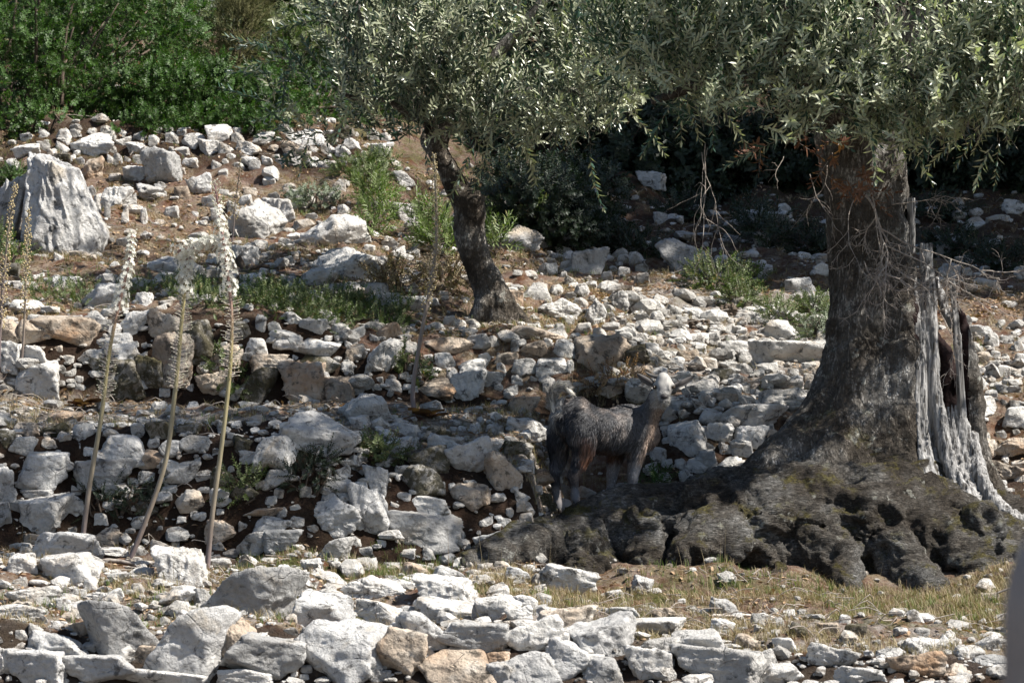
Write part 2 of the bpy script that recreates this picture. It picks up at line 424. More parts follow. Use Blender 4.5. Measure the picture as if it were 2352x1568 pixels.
def dead_mat():
    m = MatB('silvered_deadwood', .8, .3); g = m.geo(); pos = g.outputs['Position']
    v = m.vm(pos, (1,1,.03)); n = m.noise(v, 70, 5, .65, .15); n2 = m.noise(m.vm(pos, (1,1,.05)), 24, 3, .6)
    c = m.ramp(n, [(.38, (.05,.045,.04,1)), (.47, (.19,.185,.18,1)), (.64, (.36,.35,.34,1))])
    c = m.mix(1., c, m.ramp(n2, [(.3,.55),(.55,1.05)]), 'MULTIPLY')
    m.col(c); b = m.bump(n, .008, 1); m.nrm(m.bump(n2, .02, 1, b)); return m.m
M['dead'] = dead_mat()
M['hollow'] = plain('shaded_hollow_wood', (.008,.005,.005,1), bsc=25, bd=.01, c2=(.025,.014,.013,1), spec=.1)  # near-black colour carries the shade inside the hollow trunk
def coat_mat():
    m = MatB('goat_coat', .62, .35); c = m.attr('coat').outputs['Color']; r = m.attr('rnd').outputs['Fac']
    m.col(m.mix(1., c, m.ramp(r, [(0, .6), (.5, 1), (1, 1.5)]), 'MULTIPLY')); return m.m
M['coat'] = coat_mat()
M['horn'] = plain('goat_horn', (.06,.055,.05,1), .5, 80, .002, (.15,.14,.13,1))
M['hoof'] = plain('goat_hoof', (.03,.027,.025,1), .5)
M['nose'] = plain('goat_nose', (.025,.022,.022,1), .4, c2=(.05,.045,.045,1))
M['eye'] = plain('goat_eye', (.02,.014,.008,1), .12, c2=(.05,.03,.015,1), spec=.6)

# ------------------------------------------------------------------ terrain: dry-stone terraces
def prof(pts): return np.array([(Y, -(r-HZ)/F*Y) for Y, r in pts])
near = [(10.6, 1751), (11.0, 1445)]
COLS = {
 -900: prof(near+[(13.15,1262),(13.45,1005),(13.6,985),(15.0,927),(15.22,752),(15.4,735),(17.5,610),(20,500),(21.5,380),(21.9,320),(25,170),(30,0),(45,-250)]),
 0:    prof(near+[(13.15,1262),(13.45,1005),(13.6,985),(15.0,927),(15.22,752),(15.4,735),(17.5,605),(20,490),(21.5,370),(21.9,315),(25,170),(30,0),(45,-250)]),
 600:  prof([(10.6,1751),(11.0,1450)]+[(13.15,1270),(13.45,1000),(13.65,972),(15.05,935),(15.27,752),(15.45,738),(17.5,605),(20,500),(21.5,385),(21.9,320),(25,205),(30,40),(45,-150)]),
 1200: prof([(10.6,1740),(11.0,1460)]+[(13.3,1270),(13.75,1075),(14.1,1020),(15.3,910),(15.52,790),(15.7,770),(16.5,748),(18.5,600),(20.5,520),(22,440),(25,330),(30,200),(45,40)]),
 1270: prof([(10.5,1730),(11.0,1470)]+[(13.0,1315),(13.7,1262),(14.3,1185),(14.7,1090),(15.3,912),(15.55,800),(15.8,780),(16.6,742),(18.5,620),(20.5,540),(22,460),(25,350),(30,230),(45,60)]),
 1400: prof([(10.4,1720),(11.0,1480)]+[(13.0,1335),(13.7,1262),(14.3,1172),(14.7,1110),(15.3,908),(15.6,808),(15.8,790),(16.8,735),(18.5,640),(20.5,560),(22,480),(25,380),(30,260),(45,80)]),
 1650: prof([(10.2,1700),(11.0,1510)]+[(13.0,1345),(14.2,1195),(14.6,1125),(15.0,960),(16.5,800),(17.6,705),(18.5,665),(20.5,580),(22,520),(25,435),(30,300),(45,100)]),
 2352: prof([(10.2,1700),(11.0,1510)]+[(13.0,1360),(14.3,1190),(14.9,1120),(15.3,910),(16.5,805),(17.5,720),(18.8,655),(20.5,580),(22,525),(25,455),(30,310),(45,100)]),
 3300: prof([(10.2,1700),(11.0,1510)]+[(13.0,1360),(14.3,1190),(14.9,1120),(15.3,910),(16.5,805),(17.5,720),(18.8,655),(20.5,580),(22,525),(25,455),(30,310),(45,100)])}
CK = sorted(COLS)
def base_z(px, Y):
    px = np.asarray(px, float); Y = np.asarray(Y, float)
    out = np.zeros(np.broadcast(px, Y).shape); px = np.broadcast_to(px, out.shape); Y = np.broadcast_to(Y, out.shape)
    Z = []
    for k in CK:
        c = COLS[k]; z = np.interp(Y, np.r_[-50, c[0,0], c[1:,0], 120, 600], np.r_[c[0,1], c[:,1], c[-1,1]+12, c[-1,1]+25]); Z.append(z)
    Z = np.array(Z); q = np.clip(px, CK[0], CK[-1]); i = np.clip(np.searchsorted(CK, q, 'right')-1, 0, len(CK)-2)
    a = np.array(CK)[i]; b = np.array(CK)[i+1]; t = (q-a)/(b-a); t = t*t*(3-2*t)
    f = Z.reshape(len(CK), -1); ii = i.ravel(); ar = np.arange(ii.size)
    return (f[ii, ar]*(1-t.ravel())+f[ii+1, ar]*t.ravel()).reshape(out.shape)
def ground_z(x, Y):
    x = np.asarray(x, float); Y = np.asarray(Y, float); Ye = np.maximum(Y, 9)
    wob = vnoise(np.stack([x.ravel()*1.1, Y.ravel()*.5, Y.ravel()*0], 1), 3).reshape(x.shape)*.14
    z = base_z(CX+x/Ye*F, np.where(Y > 10.7, Y+wob*np.clip((Y-10.7)/1.5, 0, 1), Y))
    p = np.stack([x.ravel(), Y.ravel(), np.zeros(x.size)], 1)
    n = fbm(p*3.1, 4, 5).reshape(x.shape)*.045+fbm(p*14, 3, 9).reshape(x.shape)*.012+fbm(p*.7, 2, 2).reshape(x.shape)*.04
    far = np.clip((Y-16)/6, 0, 1)
    n = n+far*ridged(p*1.3, 3, 8).reshape(x.shape)*.10
    n = n*np.clip((Y-9.5)/1.2, .25, 1)
    return z+n
def build_ground():
    pxs = np.r_[-60000, -30000, -14000, -7000, -4000, np.arange(-2200, -500, 60), np.arange(-500, 2852, 7), np.arange(2852, 4700, 60), 7000, 14000, 30000, 60000]
    Ys = np.r_[-40, -15, -4, 2, 6, 8, 9, np.arange(9.6, 10.5, .08), np.arange(10.5, 16.2, .018), np.arange(16.2, 23, .034), np.arange(23, 34, .12), np.arange(34, 60, .8), np.arange(60, 130, 8), 180, 260, 400]
    PX, YY = np.meshgrid(pxs, Ys); X = (PX-CX)/F*np.maximum(YY, 9)
    Z = ground_z(X, YY); V = np.stack([X, YY, Z], -1).reshape(-1,3)
    ny, nx = PX.shape; i = np.arange(ny-1)[:,None]*nx+np.arange(nx-1)[None]
    Q = np.stack([i, i+1, i+nx+1, i+nx], -1).reshape(-1,4)
    row = HZ-V[:,2]*F/np.maximum(V[:,1], 9); px = PX.ravel(); Yr = YY.ravel()
    def bl(x, a, b, s): return np.clip((x-a)/s, 0, 1)*np.clip((b-x)/s, 0, 1)
    grav = .2+.5*bl(px, 1400, 1950, 60)*bl(Yr, 14.9, 18.2, .4)+.5*bl(Yr, 13.4, 15.1, .2)*(px < 1300)+.3*(Yr < 12)
    moss = .25+.7*bl(Yr, 11.3, 13.2, .2)*(px > 500)+.4*bl(px, 300, 1000, 80)*bl(Yr, 15.4, 17, .3)+.5*(Yr > 22)
    dark = 1.2*bl(Yr, 13.0, 13.7, .08)*(px < 1300)+1.0*bl(Yr, 14.95, 15.4, .08)*(px < 1500)+.9*bl(Yr, 10.3, 11.05, .08)+.8*bl(Yr,14.5,15.1,.1)*(px > 1450)+.7*np.clip((Yr-18.5)/2, 0, 1)*np.clip((px-900)/500,0,1)+.8*bl(Yr, 21.1, 22.1, .2)*(px<1300)  # shade between wall stones and on the wooded slope, put into the colour
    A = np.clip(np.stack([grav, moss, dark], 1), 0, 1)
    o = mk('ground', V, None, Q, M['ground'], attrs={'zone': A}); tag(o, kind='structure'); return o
build_ground()
_Ysc = np.arange(10.2, 45, .015)
def hit(px, py):
    """where the sight line through a surveyed point meets the slope"""
    z = -(py-HZ)/F*_Ysc; g = ground_z((px-CX)/F*_Ysc, _Ysc); k = np.argmax(g >= z)
    if not (g >= z).any(): k = len(_Ysc)-1
    return float(_Ysc[k])

# ------------------------------------------------------------------ stones
def rock_shape(V, seed, planes=13, sharp=.93, rough=.07, flute=0, flat=1.):
    r = np.random.default_rng(seed)
    ax = np.array([[1,0,0],[-1,0,0],[0,1,0],[0,-1,0],[0,0,1],[0,0,-1]])+r.normal(size=(6,3))*.30
    n = np.vstack([ax, r.normal(size=(max(2,planes-6),3))]); n /= np.linalg.norm(n, axis=1)[:,None]
    d = np.r_[r.uniform(.56,.76,6), r.uniform(.62,.92,len(n)-6)]
    dots = V@n.T; t = np.where(dots > .05, d/np.maximum(dots, .05), 9.)
    pw = r.uniform(12, 26) if len(V) > 700 else r.uniform(35, 70); t = np.minimum(t, 3.); R = np.minimum((t**-pw).sum(1)**(-1/pw), 1.25)
    P_ = V*R[:,None]; P_[:,2] *= flat
    o = seed*7.13
    dsp = fbm(P_*2.2+o, 5, seed, .55)*rough+ridged(P_*3.1+o, 3, seed+5)*rough*.35
    if len(V) > 2000: dsp = dsp-np.clip(.08-cell(P_*1.9+o, seed), 0, 1)*.5*(vnoise(P_*1.3+o, seed+3) > .05)
    if flute: dsp = dsp+ridged(P_*np.array([5.,5.,.9])+o, 3, seed+9)*flute
    P_ = P_*(1+dsp)[:,None]
    lo, hi = P_.min(0), P_.max(0); P_ = (P_-(lo+hi)/2)/(hi-lo)
    return P_
PRO = [bpy.data.meshes.new('x') for _ in range(0)]
V5, T5 = ICO[5]
ROCKS = []
def rproto(seed, **k):
    V = rock_shape(V5, seed, **k); me = mk('stone', V, T5, None, None, smooth=True, link=False).data
    return me
for s in range(16): ROCKS.append(rproto(100+s, planes=8+s % 6, rough=.07+.025*(s % 4)))
KARST = [rproto(300+s, planes=9, rough=.11, flute=.07) for s in range(6)]
FLATS = [rproto(200+s, planes=12, rough=.06) for s in range(5)]
_mm = {}
def with_mat(me, key):
    k = (me.name, key)
    if k not in _mm:
        m = me.copy(); m.name = 'stone'; m.materials.clear(); m.materials.append(M[key]); _mm[k] = m
    return _mm[k]
# (px, row, width, height, tone[, form]) surveyed off the photograph; form k = fluted crag, f = slab
ST = """
277 1449 155 118 g|440 1487 185 135 g|580 1378 222 135 g|742 1420 126 92 g|792 1508 185 132 g|600 1516 155 98 g|133 1491 125 65 g|240 1541 146 66 g|85 1536 120 80 g|963 1460 112 92 g
1088 1473 136 78 g|1062 1527 150 76 t|922 1510 95 105 t|1040 1410 150 58 w|163 1315 125 78 w|158 1262 142 70 g|415 1312 118 100 w k|405 1375 80 50 w|468 1385 50 55 w|766 1268 86 62 w
78 1372 105 50 w|395 1564 170 45 w f|565 1562 105 40 w|870 1415 95 60 w|550 1473 70 85 t k|1145 1405 90 55 w|1150 1555 60 60 g|5 1520 50 80 w|40 1410 110 36 w f|855 1355 130 60 w k
757 1335 70 35 w|1020 1355 130 60 w k|1028 1325 70 45 g|975 1220 145 75 g k|980 1168 85 45 w|843 1185 85 115 g k|762 1180 120 75 g k|590 1248 75 45 w|648 1240 75 42 g|967 1110 80 70 d
1080 1143 75 50 t|1150 1095 80 90 t|860 1105 50 55 g|412 1093 80 60 w|440 1155 70 50 t|107 1187 105 80 w|97 1085 100 75 g|85 1138 60 25 g|172 1165 50 50 w|245 1090 120 60 g
285 1040 95 68 g|628 1210 75 36 g|600 1178 80 24 t|15 1120 50 80 g|8 1190 35 60 g|255 1268 90 20 w f|365 1253 45 22 w|20 769 75 56 t|72 770 60 58 t|150 769 122 72 t
18 822 55 62 w|92 876 88 78 w|72 822 62 45 w|287 826 78 66 g|210 822 52 38 w|247 690 115 66 g|328 692 42 38 w|342 654 62 30 w|383 755 60 75 t|450 788 70 85 d
395 835 90 108 t|312 740 65 50 w|440 695 60 38 w|520 838 80 72 t|490 882 70 62 t|595 882 72 66 d|618 838 72 38 t|655 785 80 42 w|728 803 85 40 w f|728 832 85 36 d
783 768 46 36 w|600 752 30 45 w|672 735 48 32 w|705 880 95 85 t k|780 900 70 60 t k|550 765 60 45 d|590 800 45 38 w|568 825 34 28 w|130 650 95 28 w|57 660 62 22 t
378 618 68 40 g|565 595 58 55 w|66 706 75 28 w|82 735 42 20 w|165 737 68 20 w f|220 735 40 38 w|267 868 115 75 d k|350 868 62 82 d k|735 1000 148 85 g|146 963 88 38 t
640 1045 85 75 w|196 1003 48 48 w|30 385 45 35 w|215 335 95 52 w|372 392 78 92 g k|320 345 58 34 w|480 345 44 44 w|518 345 38 28 w|570 345 52 34 w|598 325 58 38 w
415 348 42 18 t|436 378 45 24 t|548 320 34 22 w|712 318 88 40 w|795 352 50 22 w|590 515 120 98 w k|640 485 70 52 w k|458 430 50 52 g|420 450 36 40 t|350 450 66 44 w k
270 455 58 46 w k|312 405 50 44 w|212 390 50 50 t|256 372 26 26 w|273 370 24 26 w|782 540 150 78 w|925 415 50 34 w|930 495 60 52 w|800 610 165 70 w k|730 640 90 50 w
800 672 60 40 w|860 672 58 40 w|945 703 82 44 w k|890 692 90 32 w k|1190 557 100 66 w k|1255 550 48 78 w k|1299 547 46 62 w k|1352 612 94 70 w k|1285 715 86 50 w k|1370 722 44 60 w k
1428 695 44 44 w k|1235 675 60 45 w|1180 690 40 44 t|1230 768 108 28 t f|1228 805 54 38 t|1184 802 24 36 t|1380 815 110 74 t|1455 822 60 48 d|1208 848 54 40 w|1266 845 64 38 w
1310 848 24 34 t|1025 795 110 32 t f|1095 792 56 36 w|1137 790 36 28 t|1165 828 50 28 t|1090 848 70 38 w|823 768 42 30 t|815 815 42 42 t|880 830 78 78 w k|1075 890 78 60 w k
1000 900 82 50 t k|845 945 124 68 w|1205 935 60 44 t|1210 985 88 52 w|1092 990 34 30 w|1103 972 20 24 w|1142 960 34 22 t|1138 1030 42 38 w|910 1035 64 46 g|995 1006 62 46 d
985 1058 76 56 d|1072 1052 88 80 g|1018 1030 60 54 g|1580 1015 74 72 w|1715 956 160 58 w|1800 925 118 52 w|1818 815 148 50 w f|1790 768 90 50 w|1733 735 80 36 w|1905 772 55 40 w
1812 730 55 30 g|1885 742 70 34 w|1650 995 58 40 w|1722 1005 68 46 w k|1782 1025 44 60 t|1702 1035 46 40 w|1756 1062 56 38 w|1675 1070 60 34 w|1628 1060 36 44 w|1600 1074 44 34 w
1668 1034 40 30 t|1638 783 40 34 w|1843 668 64 54 g|1575 600 120 90 g k|1768 503 100 36 w|1806 485 38 26 w|1495 417 62 38 w|2265 940 56 54 w|2335 960 62 46 w|2330 1030 90 46 t
2305 1085 70 46 t|2268 1040 38 50 t|2245 765 56 28 g|2215 740 34 24 g|2198 475 32 28 w|2330 478 50 34 w|1301 1333 124 62 w|1478 1350 52 50 g|1664 1402 62 50 g|1382 1470 140 95 g
1222 1467 112 82 w|1305 1432 110 62 t|1306 1520 90 80 g|1220 1545 118 75 g|1203 1388 65 38 w|1190 1415 50 40 w|1487 1535 95 80 w|1648 1535 175 82 w|1790 1550 110 46 w|1385 1545 80 60 g
1500 1443 115 38 w f|1512 1488 90 45 w|1915 1510 95 55 w|2100 1530 110 60 t|1975 1555 95 42 w|2130 1485 80 34 w|2276 1520 75 28 g|2040 1508 60 30 w|1600 1478 110 48 w|1420 1415 85 32 w
18 510 66 190 g k|225 478 18 44 w k|246 492 16 40 w k|288 500 18 46 w k|305 470 22 40 w k|330 505 20 44 t k|1600 1140 40 24 t|1350 1135 46 30 w
"""
stones = []
for line in ST.strip().split('\n'):
    for t in line.split('|'):
        a = t.split(); stones.append([float(v) for v in a[:4]]+[a[4], a[5] if len(a) > 5 else ''])
occ = [(s[0], s[1], s[2], s[3]) for s in stones]
def free(x, y, w, h, k=.42):
    for a, b, c, d in occ:
        if ((x-a)/((w+c)*k))**2+((y-b)/((h+d)*k))**2 < 1: return False
    return True
# smaller stones that fill the walls and slopes between the surveyed ones
FILL = [((0,1250),(985,1250),115,(20,64)), ((0,1450),(740,905),170,(20,56)), ((1440,1930),(700,980),110,(22,56)), ((0,1250),(1400,1568),60,(26,60)),((0,1250),(1250,1400),50,(22,60)),
        ((1480,1800),(960,1130),30,(22,44)), ((1190,1285),(1040,1215),16,(24,46)), ((120,800),(310,500),46,(16,42)),((60,900),(302,385),60,(20,66)), ((1250,2300),(1400,1568),20,(24,60)), ((2245,2352),(780,1120),30,(22,40)), ((1400,2352),(470,640),26,(14,44)),
        ((1180,1480),(560,800),50,(18,46)), ((0,900),(560,740),18,(18,50)),((600,1100),(480,700),30,(18,50))]
rr = random.Random(11)
for (x0,x1),(y0,y1),n,(a,b) in FILL:
    c = 0
    for _ in range(900):
        if c >= n: break
        x = rr.uniform(x0,x1); y = rr.uniform(y0,y1); w = rr.uniform(a,b); h = w*rr.uniform(.5,.9)
        if 1100 < x < 1260 and y < 760: continue
        if free(x,y,w,h): stones.append([x,y,w,h, rr.choice('wwwgttd' if not 985 < y < 1250 else 'wggtdd'), rr.choice(['','','f'])]); occ.append((x,y,w,h)); c += 1  # shaded wall gets more dark mossy and grey stones to paint in its shade
# keep the 300 that show largest as single stones
stones.sort(key=lambda s: -s[2]*s[3]); extra = stones[300-2:]; stones = stones[:300-2]
ZONES = [  # name, test(px,row), group
 ('lowest course of the foreground wall at left', lambda x,y: y >= 1500 and x < 620),
 ('lowest course of the foreground wall at centre', lambda x,y: y >= 1500 and x < 1260),
 ('stony ground at the bottom right', lambda x,y: y >= 1500),
 ('top course of the foreground wall at left', lambda x,y: y >= 1350 and x < 500),
 ('upper foreground wall, left of centre', lambda x,y: y >= 1350 and x < 880),
 ('upper foreground wall, centre', lambda x,y: y >= 1350 and x < 1160),
 ('upper foreground wall below the tree root', lambda x,y: y >= 1350 and x < 1400),
 ('dry grass in front of the tree root', lambda x,y: y >= 1350),
 ('ledge beside the feet of the tall squills', lambda x,y: y >= 1235 and x < 900),
 ('grass ledge at the tip of the root', lambda x,y: y >= 1235),
 ('shaded wall, lower part, left of the squills', lambda x,y: y >= 1110 and x < 300),
 ('shaded wall, lower part, between the squills', lambda x,y: y >= 1110 and x < 560),
 ('shaded wall, lower part, right of the squills', lambda x,y: y >= 1110 and x < 900),
 ('shaded wall beside the root tip', lambda x,y: y >= 1110 and x < 1260),
 ('shaded wall, upper part, at far left', lambda x,y: y >= 975 and x < 240),
 ('shaded wall, upper part, among the squill stalks', lambda x,y: y >= 975 and x < 560),
 ('shaded wall, upper part, centre left', lambda x,y: y >= 975 and x < 880),
 ('rubble just left of the goat', lambda x,y: y >= 905 and x < 1260 and x > 880),
 ('small wall behind the goat legs', lambda x,y: y >= 980 and x < 1900),
 ('rubble between the goat head and thick trunk', lambda x,y: y >= 860 and 1440 < x < 2000),
 ('wall behind the trunk at far right', lambda x,y: y >= 700 and x >= 2000),
 ('middle wall, bottom, left of the tallest squill', lambda x,y: y >= 800 and x < 500),
 ('middle wall, bottom, right of the tallest squill', lambda x,y: y >= 800 and x < 900),
 ('middle wall, bottom, beside the bare squill stalk', lambda x,y: y >= 825 and x < 1180),
 ('middle wall, bottom, above the goat tail', lambda x,y: y >= 825 and x < 1460),
 ('middle wall, top, at far left', lambda x,y: y >= 715 and x < 300),
 ('middle wall, top, behind the tall squills', lambda x,y: y >= 715 and x < 620),
 ('middle wall, top, below the green mat', lambda x,y: y >= 715 and x < 950),
 ('middle wall, top, below the thin trunk', lambda x,y: y >= 750 and x < 1460),
 ('rubble above the goat head', lambda x,y: y >= 700 and x >= 1440 and x < 1720),
 ('rubble left of the thick trunk', lambda x,y: y >= 700 and x >= 1720),
 ('bank above the middle wall at left', lambda x,y: y >= 560 and x < 620),
 ('bank left of the thin trunk', lambda x,y: y >= 560 and x < 1120),
 ('bank right of the thin trunk', lambda x,y: y >= 520 and x < 1480),
 ('shaded slope behind the thick trunk', lambda x,y: x >= 1400),
 ('sloping crags beside the giant boulder', lambda x,y: y >= 400 and x < 480),
 ('upper slope left of the thin trunk', lambda x,y: y >= 400),
 ('topmost wall under the green bushes at left', lambda x,y: x < 440),
 ('topmost wall under the green bushes at centre', lambda x,y: True)]
NTH = ['first','second','third','fourth','fifth','sixth','seventh','eighth','ninth','tenth','eleventh','twelfth','thirteenth','fourteenth','fifteenth','sixteenth','seventeenth','eighteenth','nineteenth','twentieth','twenty-first','twenty-second','twenty-third','twenty-fourth','twenty-fifth','twenty-sixth','twenty-seventh','twenty-eighth']
by = {}
for s in stones:
    for zi, (nm, t) in enumerate(ZONES):
        if t(s[0], s[1]): by.setdefault(zi, []).append(s); break
tone = {'w':'pale', 'g':'grey', 't':'tan', 'd':'dark mossy'}
for zi, L in by.items():
    L.sort(key=lambda s: s[0])
    for i, (x, y, w, h, tn, form) in enumerate(L):
        Y = hit(x, y+.22*h)
        if 1100 < x < 1340 and 1100 < y < 1240: Y = min(Y, 14.0)
        pool = KARST if form == 'k' else FLATS if form == 'f' else ROCKS
        me = with_mat(pool[rr.randrange(len(pool))], tn)
        o = bpy.data.objects.new('boulder' if w*h > 5500 else 'stone', me); COL.objects.link(o)
        wl = 1.09 if (985 < y < 1250 and x < 1300) or 745 < y < 905 or y > 1400 or (960 < y < 1130 and x > 1480) else 1.; sx = w/F*Y*1.2*wl; sz = h/F*Y*1.24*wl; sy = min(max(.8*(sx+sz)/2, .5*sx), .5)
        c = P(x, y, Y+sy*.12)
        o.location = c; o.scale = (sx*rr.choice((1,-1)), sy, sz); o.rotation_euler = (rr.uniform(-.12,.12), rr.uniform(-.1,.1), rr.uniform(-.25,.25)+rr.choice((0, math.pi)))
        size = 'big' if w*h > 8000 else 'middle-sized' if w*h > 3000 else 'small'
        shp = 'craggy' if form == 'k' else 'slab-like' if form == 'f' or w > 1.9*h else 'angular'
        nm = ZONES[zi][0]
        tag(o, f"{size} {tone[tn]} stone, {NTH[i]} from left, {nm}", 'stone', 'stones of the '+nm.split(',')[0])

# the giant boulder at the left edge
def giant():
    V, T = ICO[6]
    n = np.array([[-.5,-.5,.7],[.75,-.55,.28],[.1,-.98,.12],[-.9,-.2,.25],[.95,.1,.3],[.2,.3,.93],[-.35,-.85,.3],[.5,-.85,.05],[0,1,0],[.12,-.1,1]]); n /= np.linalg.norm(n,axis=1)[:,None]
    d = np.array([.86,.70,.62,.8,.8,.9,.68,.66,.8,.70]); dots = V@n.T; R = np.where(dots > .05, d/np.maximum(dots,.05), 9).min(1); R = np.minimum(R, 1.15)
    p = V*R[:,None]
    q = p+fbm(p*2, 2, 4)[:,None]*.15
    dsp = ridged(q*np.array([6.5,6.5,1.6]), 4, 3)*.05+ridged(q*np.array([2.2,2.2,.5]), 2, 8)*.05+fbm(q*6, 4, 9)*.03-np.clip(.07-cell(q*np.array([1.7,1.7,.9]), 5),0,1)*.7
    p = p*(1+dsp)[:,None]; lo, hi = p.min(0), p.max(0); p = (p-(lo+hi)/2)/(hi-lo)
    p[:,0] *= 1-.25*np.clip(p[:,2]-.05, -.2, 1); p[:,0] -= .22*(p[:,2]-.1); p[:,2] -= .14*np.clip(p[:,0]+.1,0,1)*np.clip(p[:,2]+.2,0,1)*2
    Y = 17.9; s = F/Y
    p = p*np.array([198/s, .6, 285/s]); c = P(136, 485, Y)
    tag(mk('boulder', p+c, T, None, M['g'], loc=c), 'giant pale fluted boulder standing upright at the left edge', 'boulder')
giant()

# ------------------------------------------------------------------ loose rubble (countless)
def rubble():
    P2 = []
    for s in range(12):
        V, T = ICO[2]; v = rock_shape(V, 500+s, planes=9, rough=.10); v[:,2] *= .7
        P2.append((v, T, None, np.full(len(v), .5)))
    for s in range(8):
        V, T = ICO[1]; v = rock_shape(V, 600+s, planes=7, rough=.1); v[:,2] *= .65
        P2.append((v, T, None, np.full(len(v), .5)))
    P3 = []
    for s in range(10):
        V, T = ICO[3]; P3.append((rock_shape(V, 700+s, planes=9, rough=.09), T, None, None))
    n = 60000
    px = RNG.uniform(-450, 2800, n)
    yy = np.arange(10.3, 26, .01); zc = base_z(np.full_like(yy, 700.), yy)
    w = np.hypot(.01, np.gradient(zc))/yy*(1+0*yy); cdf = np.cumsum(w)/w.sum(); Y = np.interp(RNG.random(n), cdf, yy)
    x = (px-CX)/F*Y; z = ground_z(x, Y); row = HZ-z*F/Y
    def bl(v, a, b, s=40): return np.clip((v-a)/s+.5, 0, 1)*np.clip((b-v)/s+.5, 0, 1)
    den = .16+.0*px
    den = np.maximum(den, 1.0*bl(px,1430,1960)*bl(row,690,1000))
    den = np.maximum(den, .9*bl(px,2230,3000)*bl(row,750,900))
    den = np.maximum(den, .8*(px < 1300)*bl(row,950,1040)); den = np.maximum(den, .5*(px < 1300)*bl(row,1000,1250)); den = np.maximum(den, .5*(px < 1300)*bl(row,730,900))
    den = np.maximum(den, .7*(px < 1250)*bl(row,1240,1420)); den = np.maximum(den, .55*(row > 1400))
    den = np.maximum(den, .3*(px < 1400)*bl(row,480,720)); den = np.maximum(den, .26*(px > 1400)*bl(row,450,650))
    den = den*np.where((px > 1150) & (row > 1250) & (row < 1470), .35, 1)*np.where(Y > 22.3, .25, 1)
    clump = vnoise(np.stack([x*2.3, Y*1.6, z*2.3],1), 31)*.5+.5; den = den*(.35+1.1*clump)
    k = RNG.random(n) < den*.72
    px, Y, x, z, row = px[k], Y[k], x[k], z[k], row[k]; n = len(x)
    size = np.exp(RNG.normal(np.log(12.5), .68, n)).clip(4, 60)
    big = bl(px,1430,1960)*bl(row,690,1000); size = size*(1+.35*big*RNG.random(n))
    m = size/F*Y
    zs = ground_z(x, Y)
    which = np.where(size > 13, RNG.integers(0,12,n), 12+RNG.integers(0,8,n))
    R = rotm(n); 
    # lie roughly flat: small tilt about a random heading
    a = RNG.uniform(0, 2*np.pi, n); ca, sa = np.cos(a), np.sin(a); tl = RNG.normal(0, .28, n); ct, st = np.cos(tl), np.sin(tl)
    Rz = np.zeros((n,3,3)); Rz[:,0,0]=ca; Rz[:,0,1]=-sa; Rz[:,1,0]=sa; Rz[:,1,1]=ca; Rz[:,2,2]=1
    Rx = np.zeros((n,3,3)); Rx[:,0,0]=1; Rx[:,1,1]=ct; Rx[:,1,2]=-st; Rx[:,2,1]=st; Rx[:,2,2]=ct
    sc = np.stack([m*RNG.uniform(.8,1.25,n), m*RNG.uniform(.6,1,n), m*RNG.uniform(.55,1,n)], 1)
    A = np.einsum('nij,njk->nik', Rx, Rz)*sc[:,None,:]
    off = np.stack([x, Y-m*.1, zs+m*.12], 1)
    g = merge(P2, which, A, off, RNG.random(n))
    for (ex, ey, ew, eh, _, _) in extra:
        Yh = hit(ex, ey+.2*eh); V, T, _, _ = P3[rr.randrange(10)]; s = Yh/F
        g.add(V*np.array([ew*s, ew*s*.7, eh*s*1.4])+P(ex, ey, Yh+.01), T, None, rr.random())
    o = g.build('rubble', M['s'], smooth=False); tag(o, 'small pale limestone rubble strewn over the terraces', 'rubble', kind='stuff')
    print('rubble', n, len(o.data.polygons))
rubble()
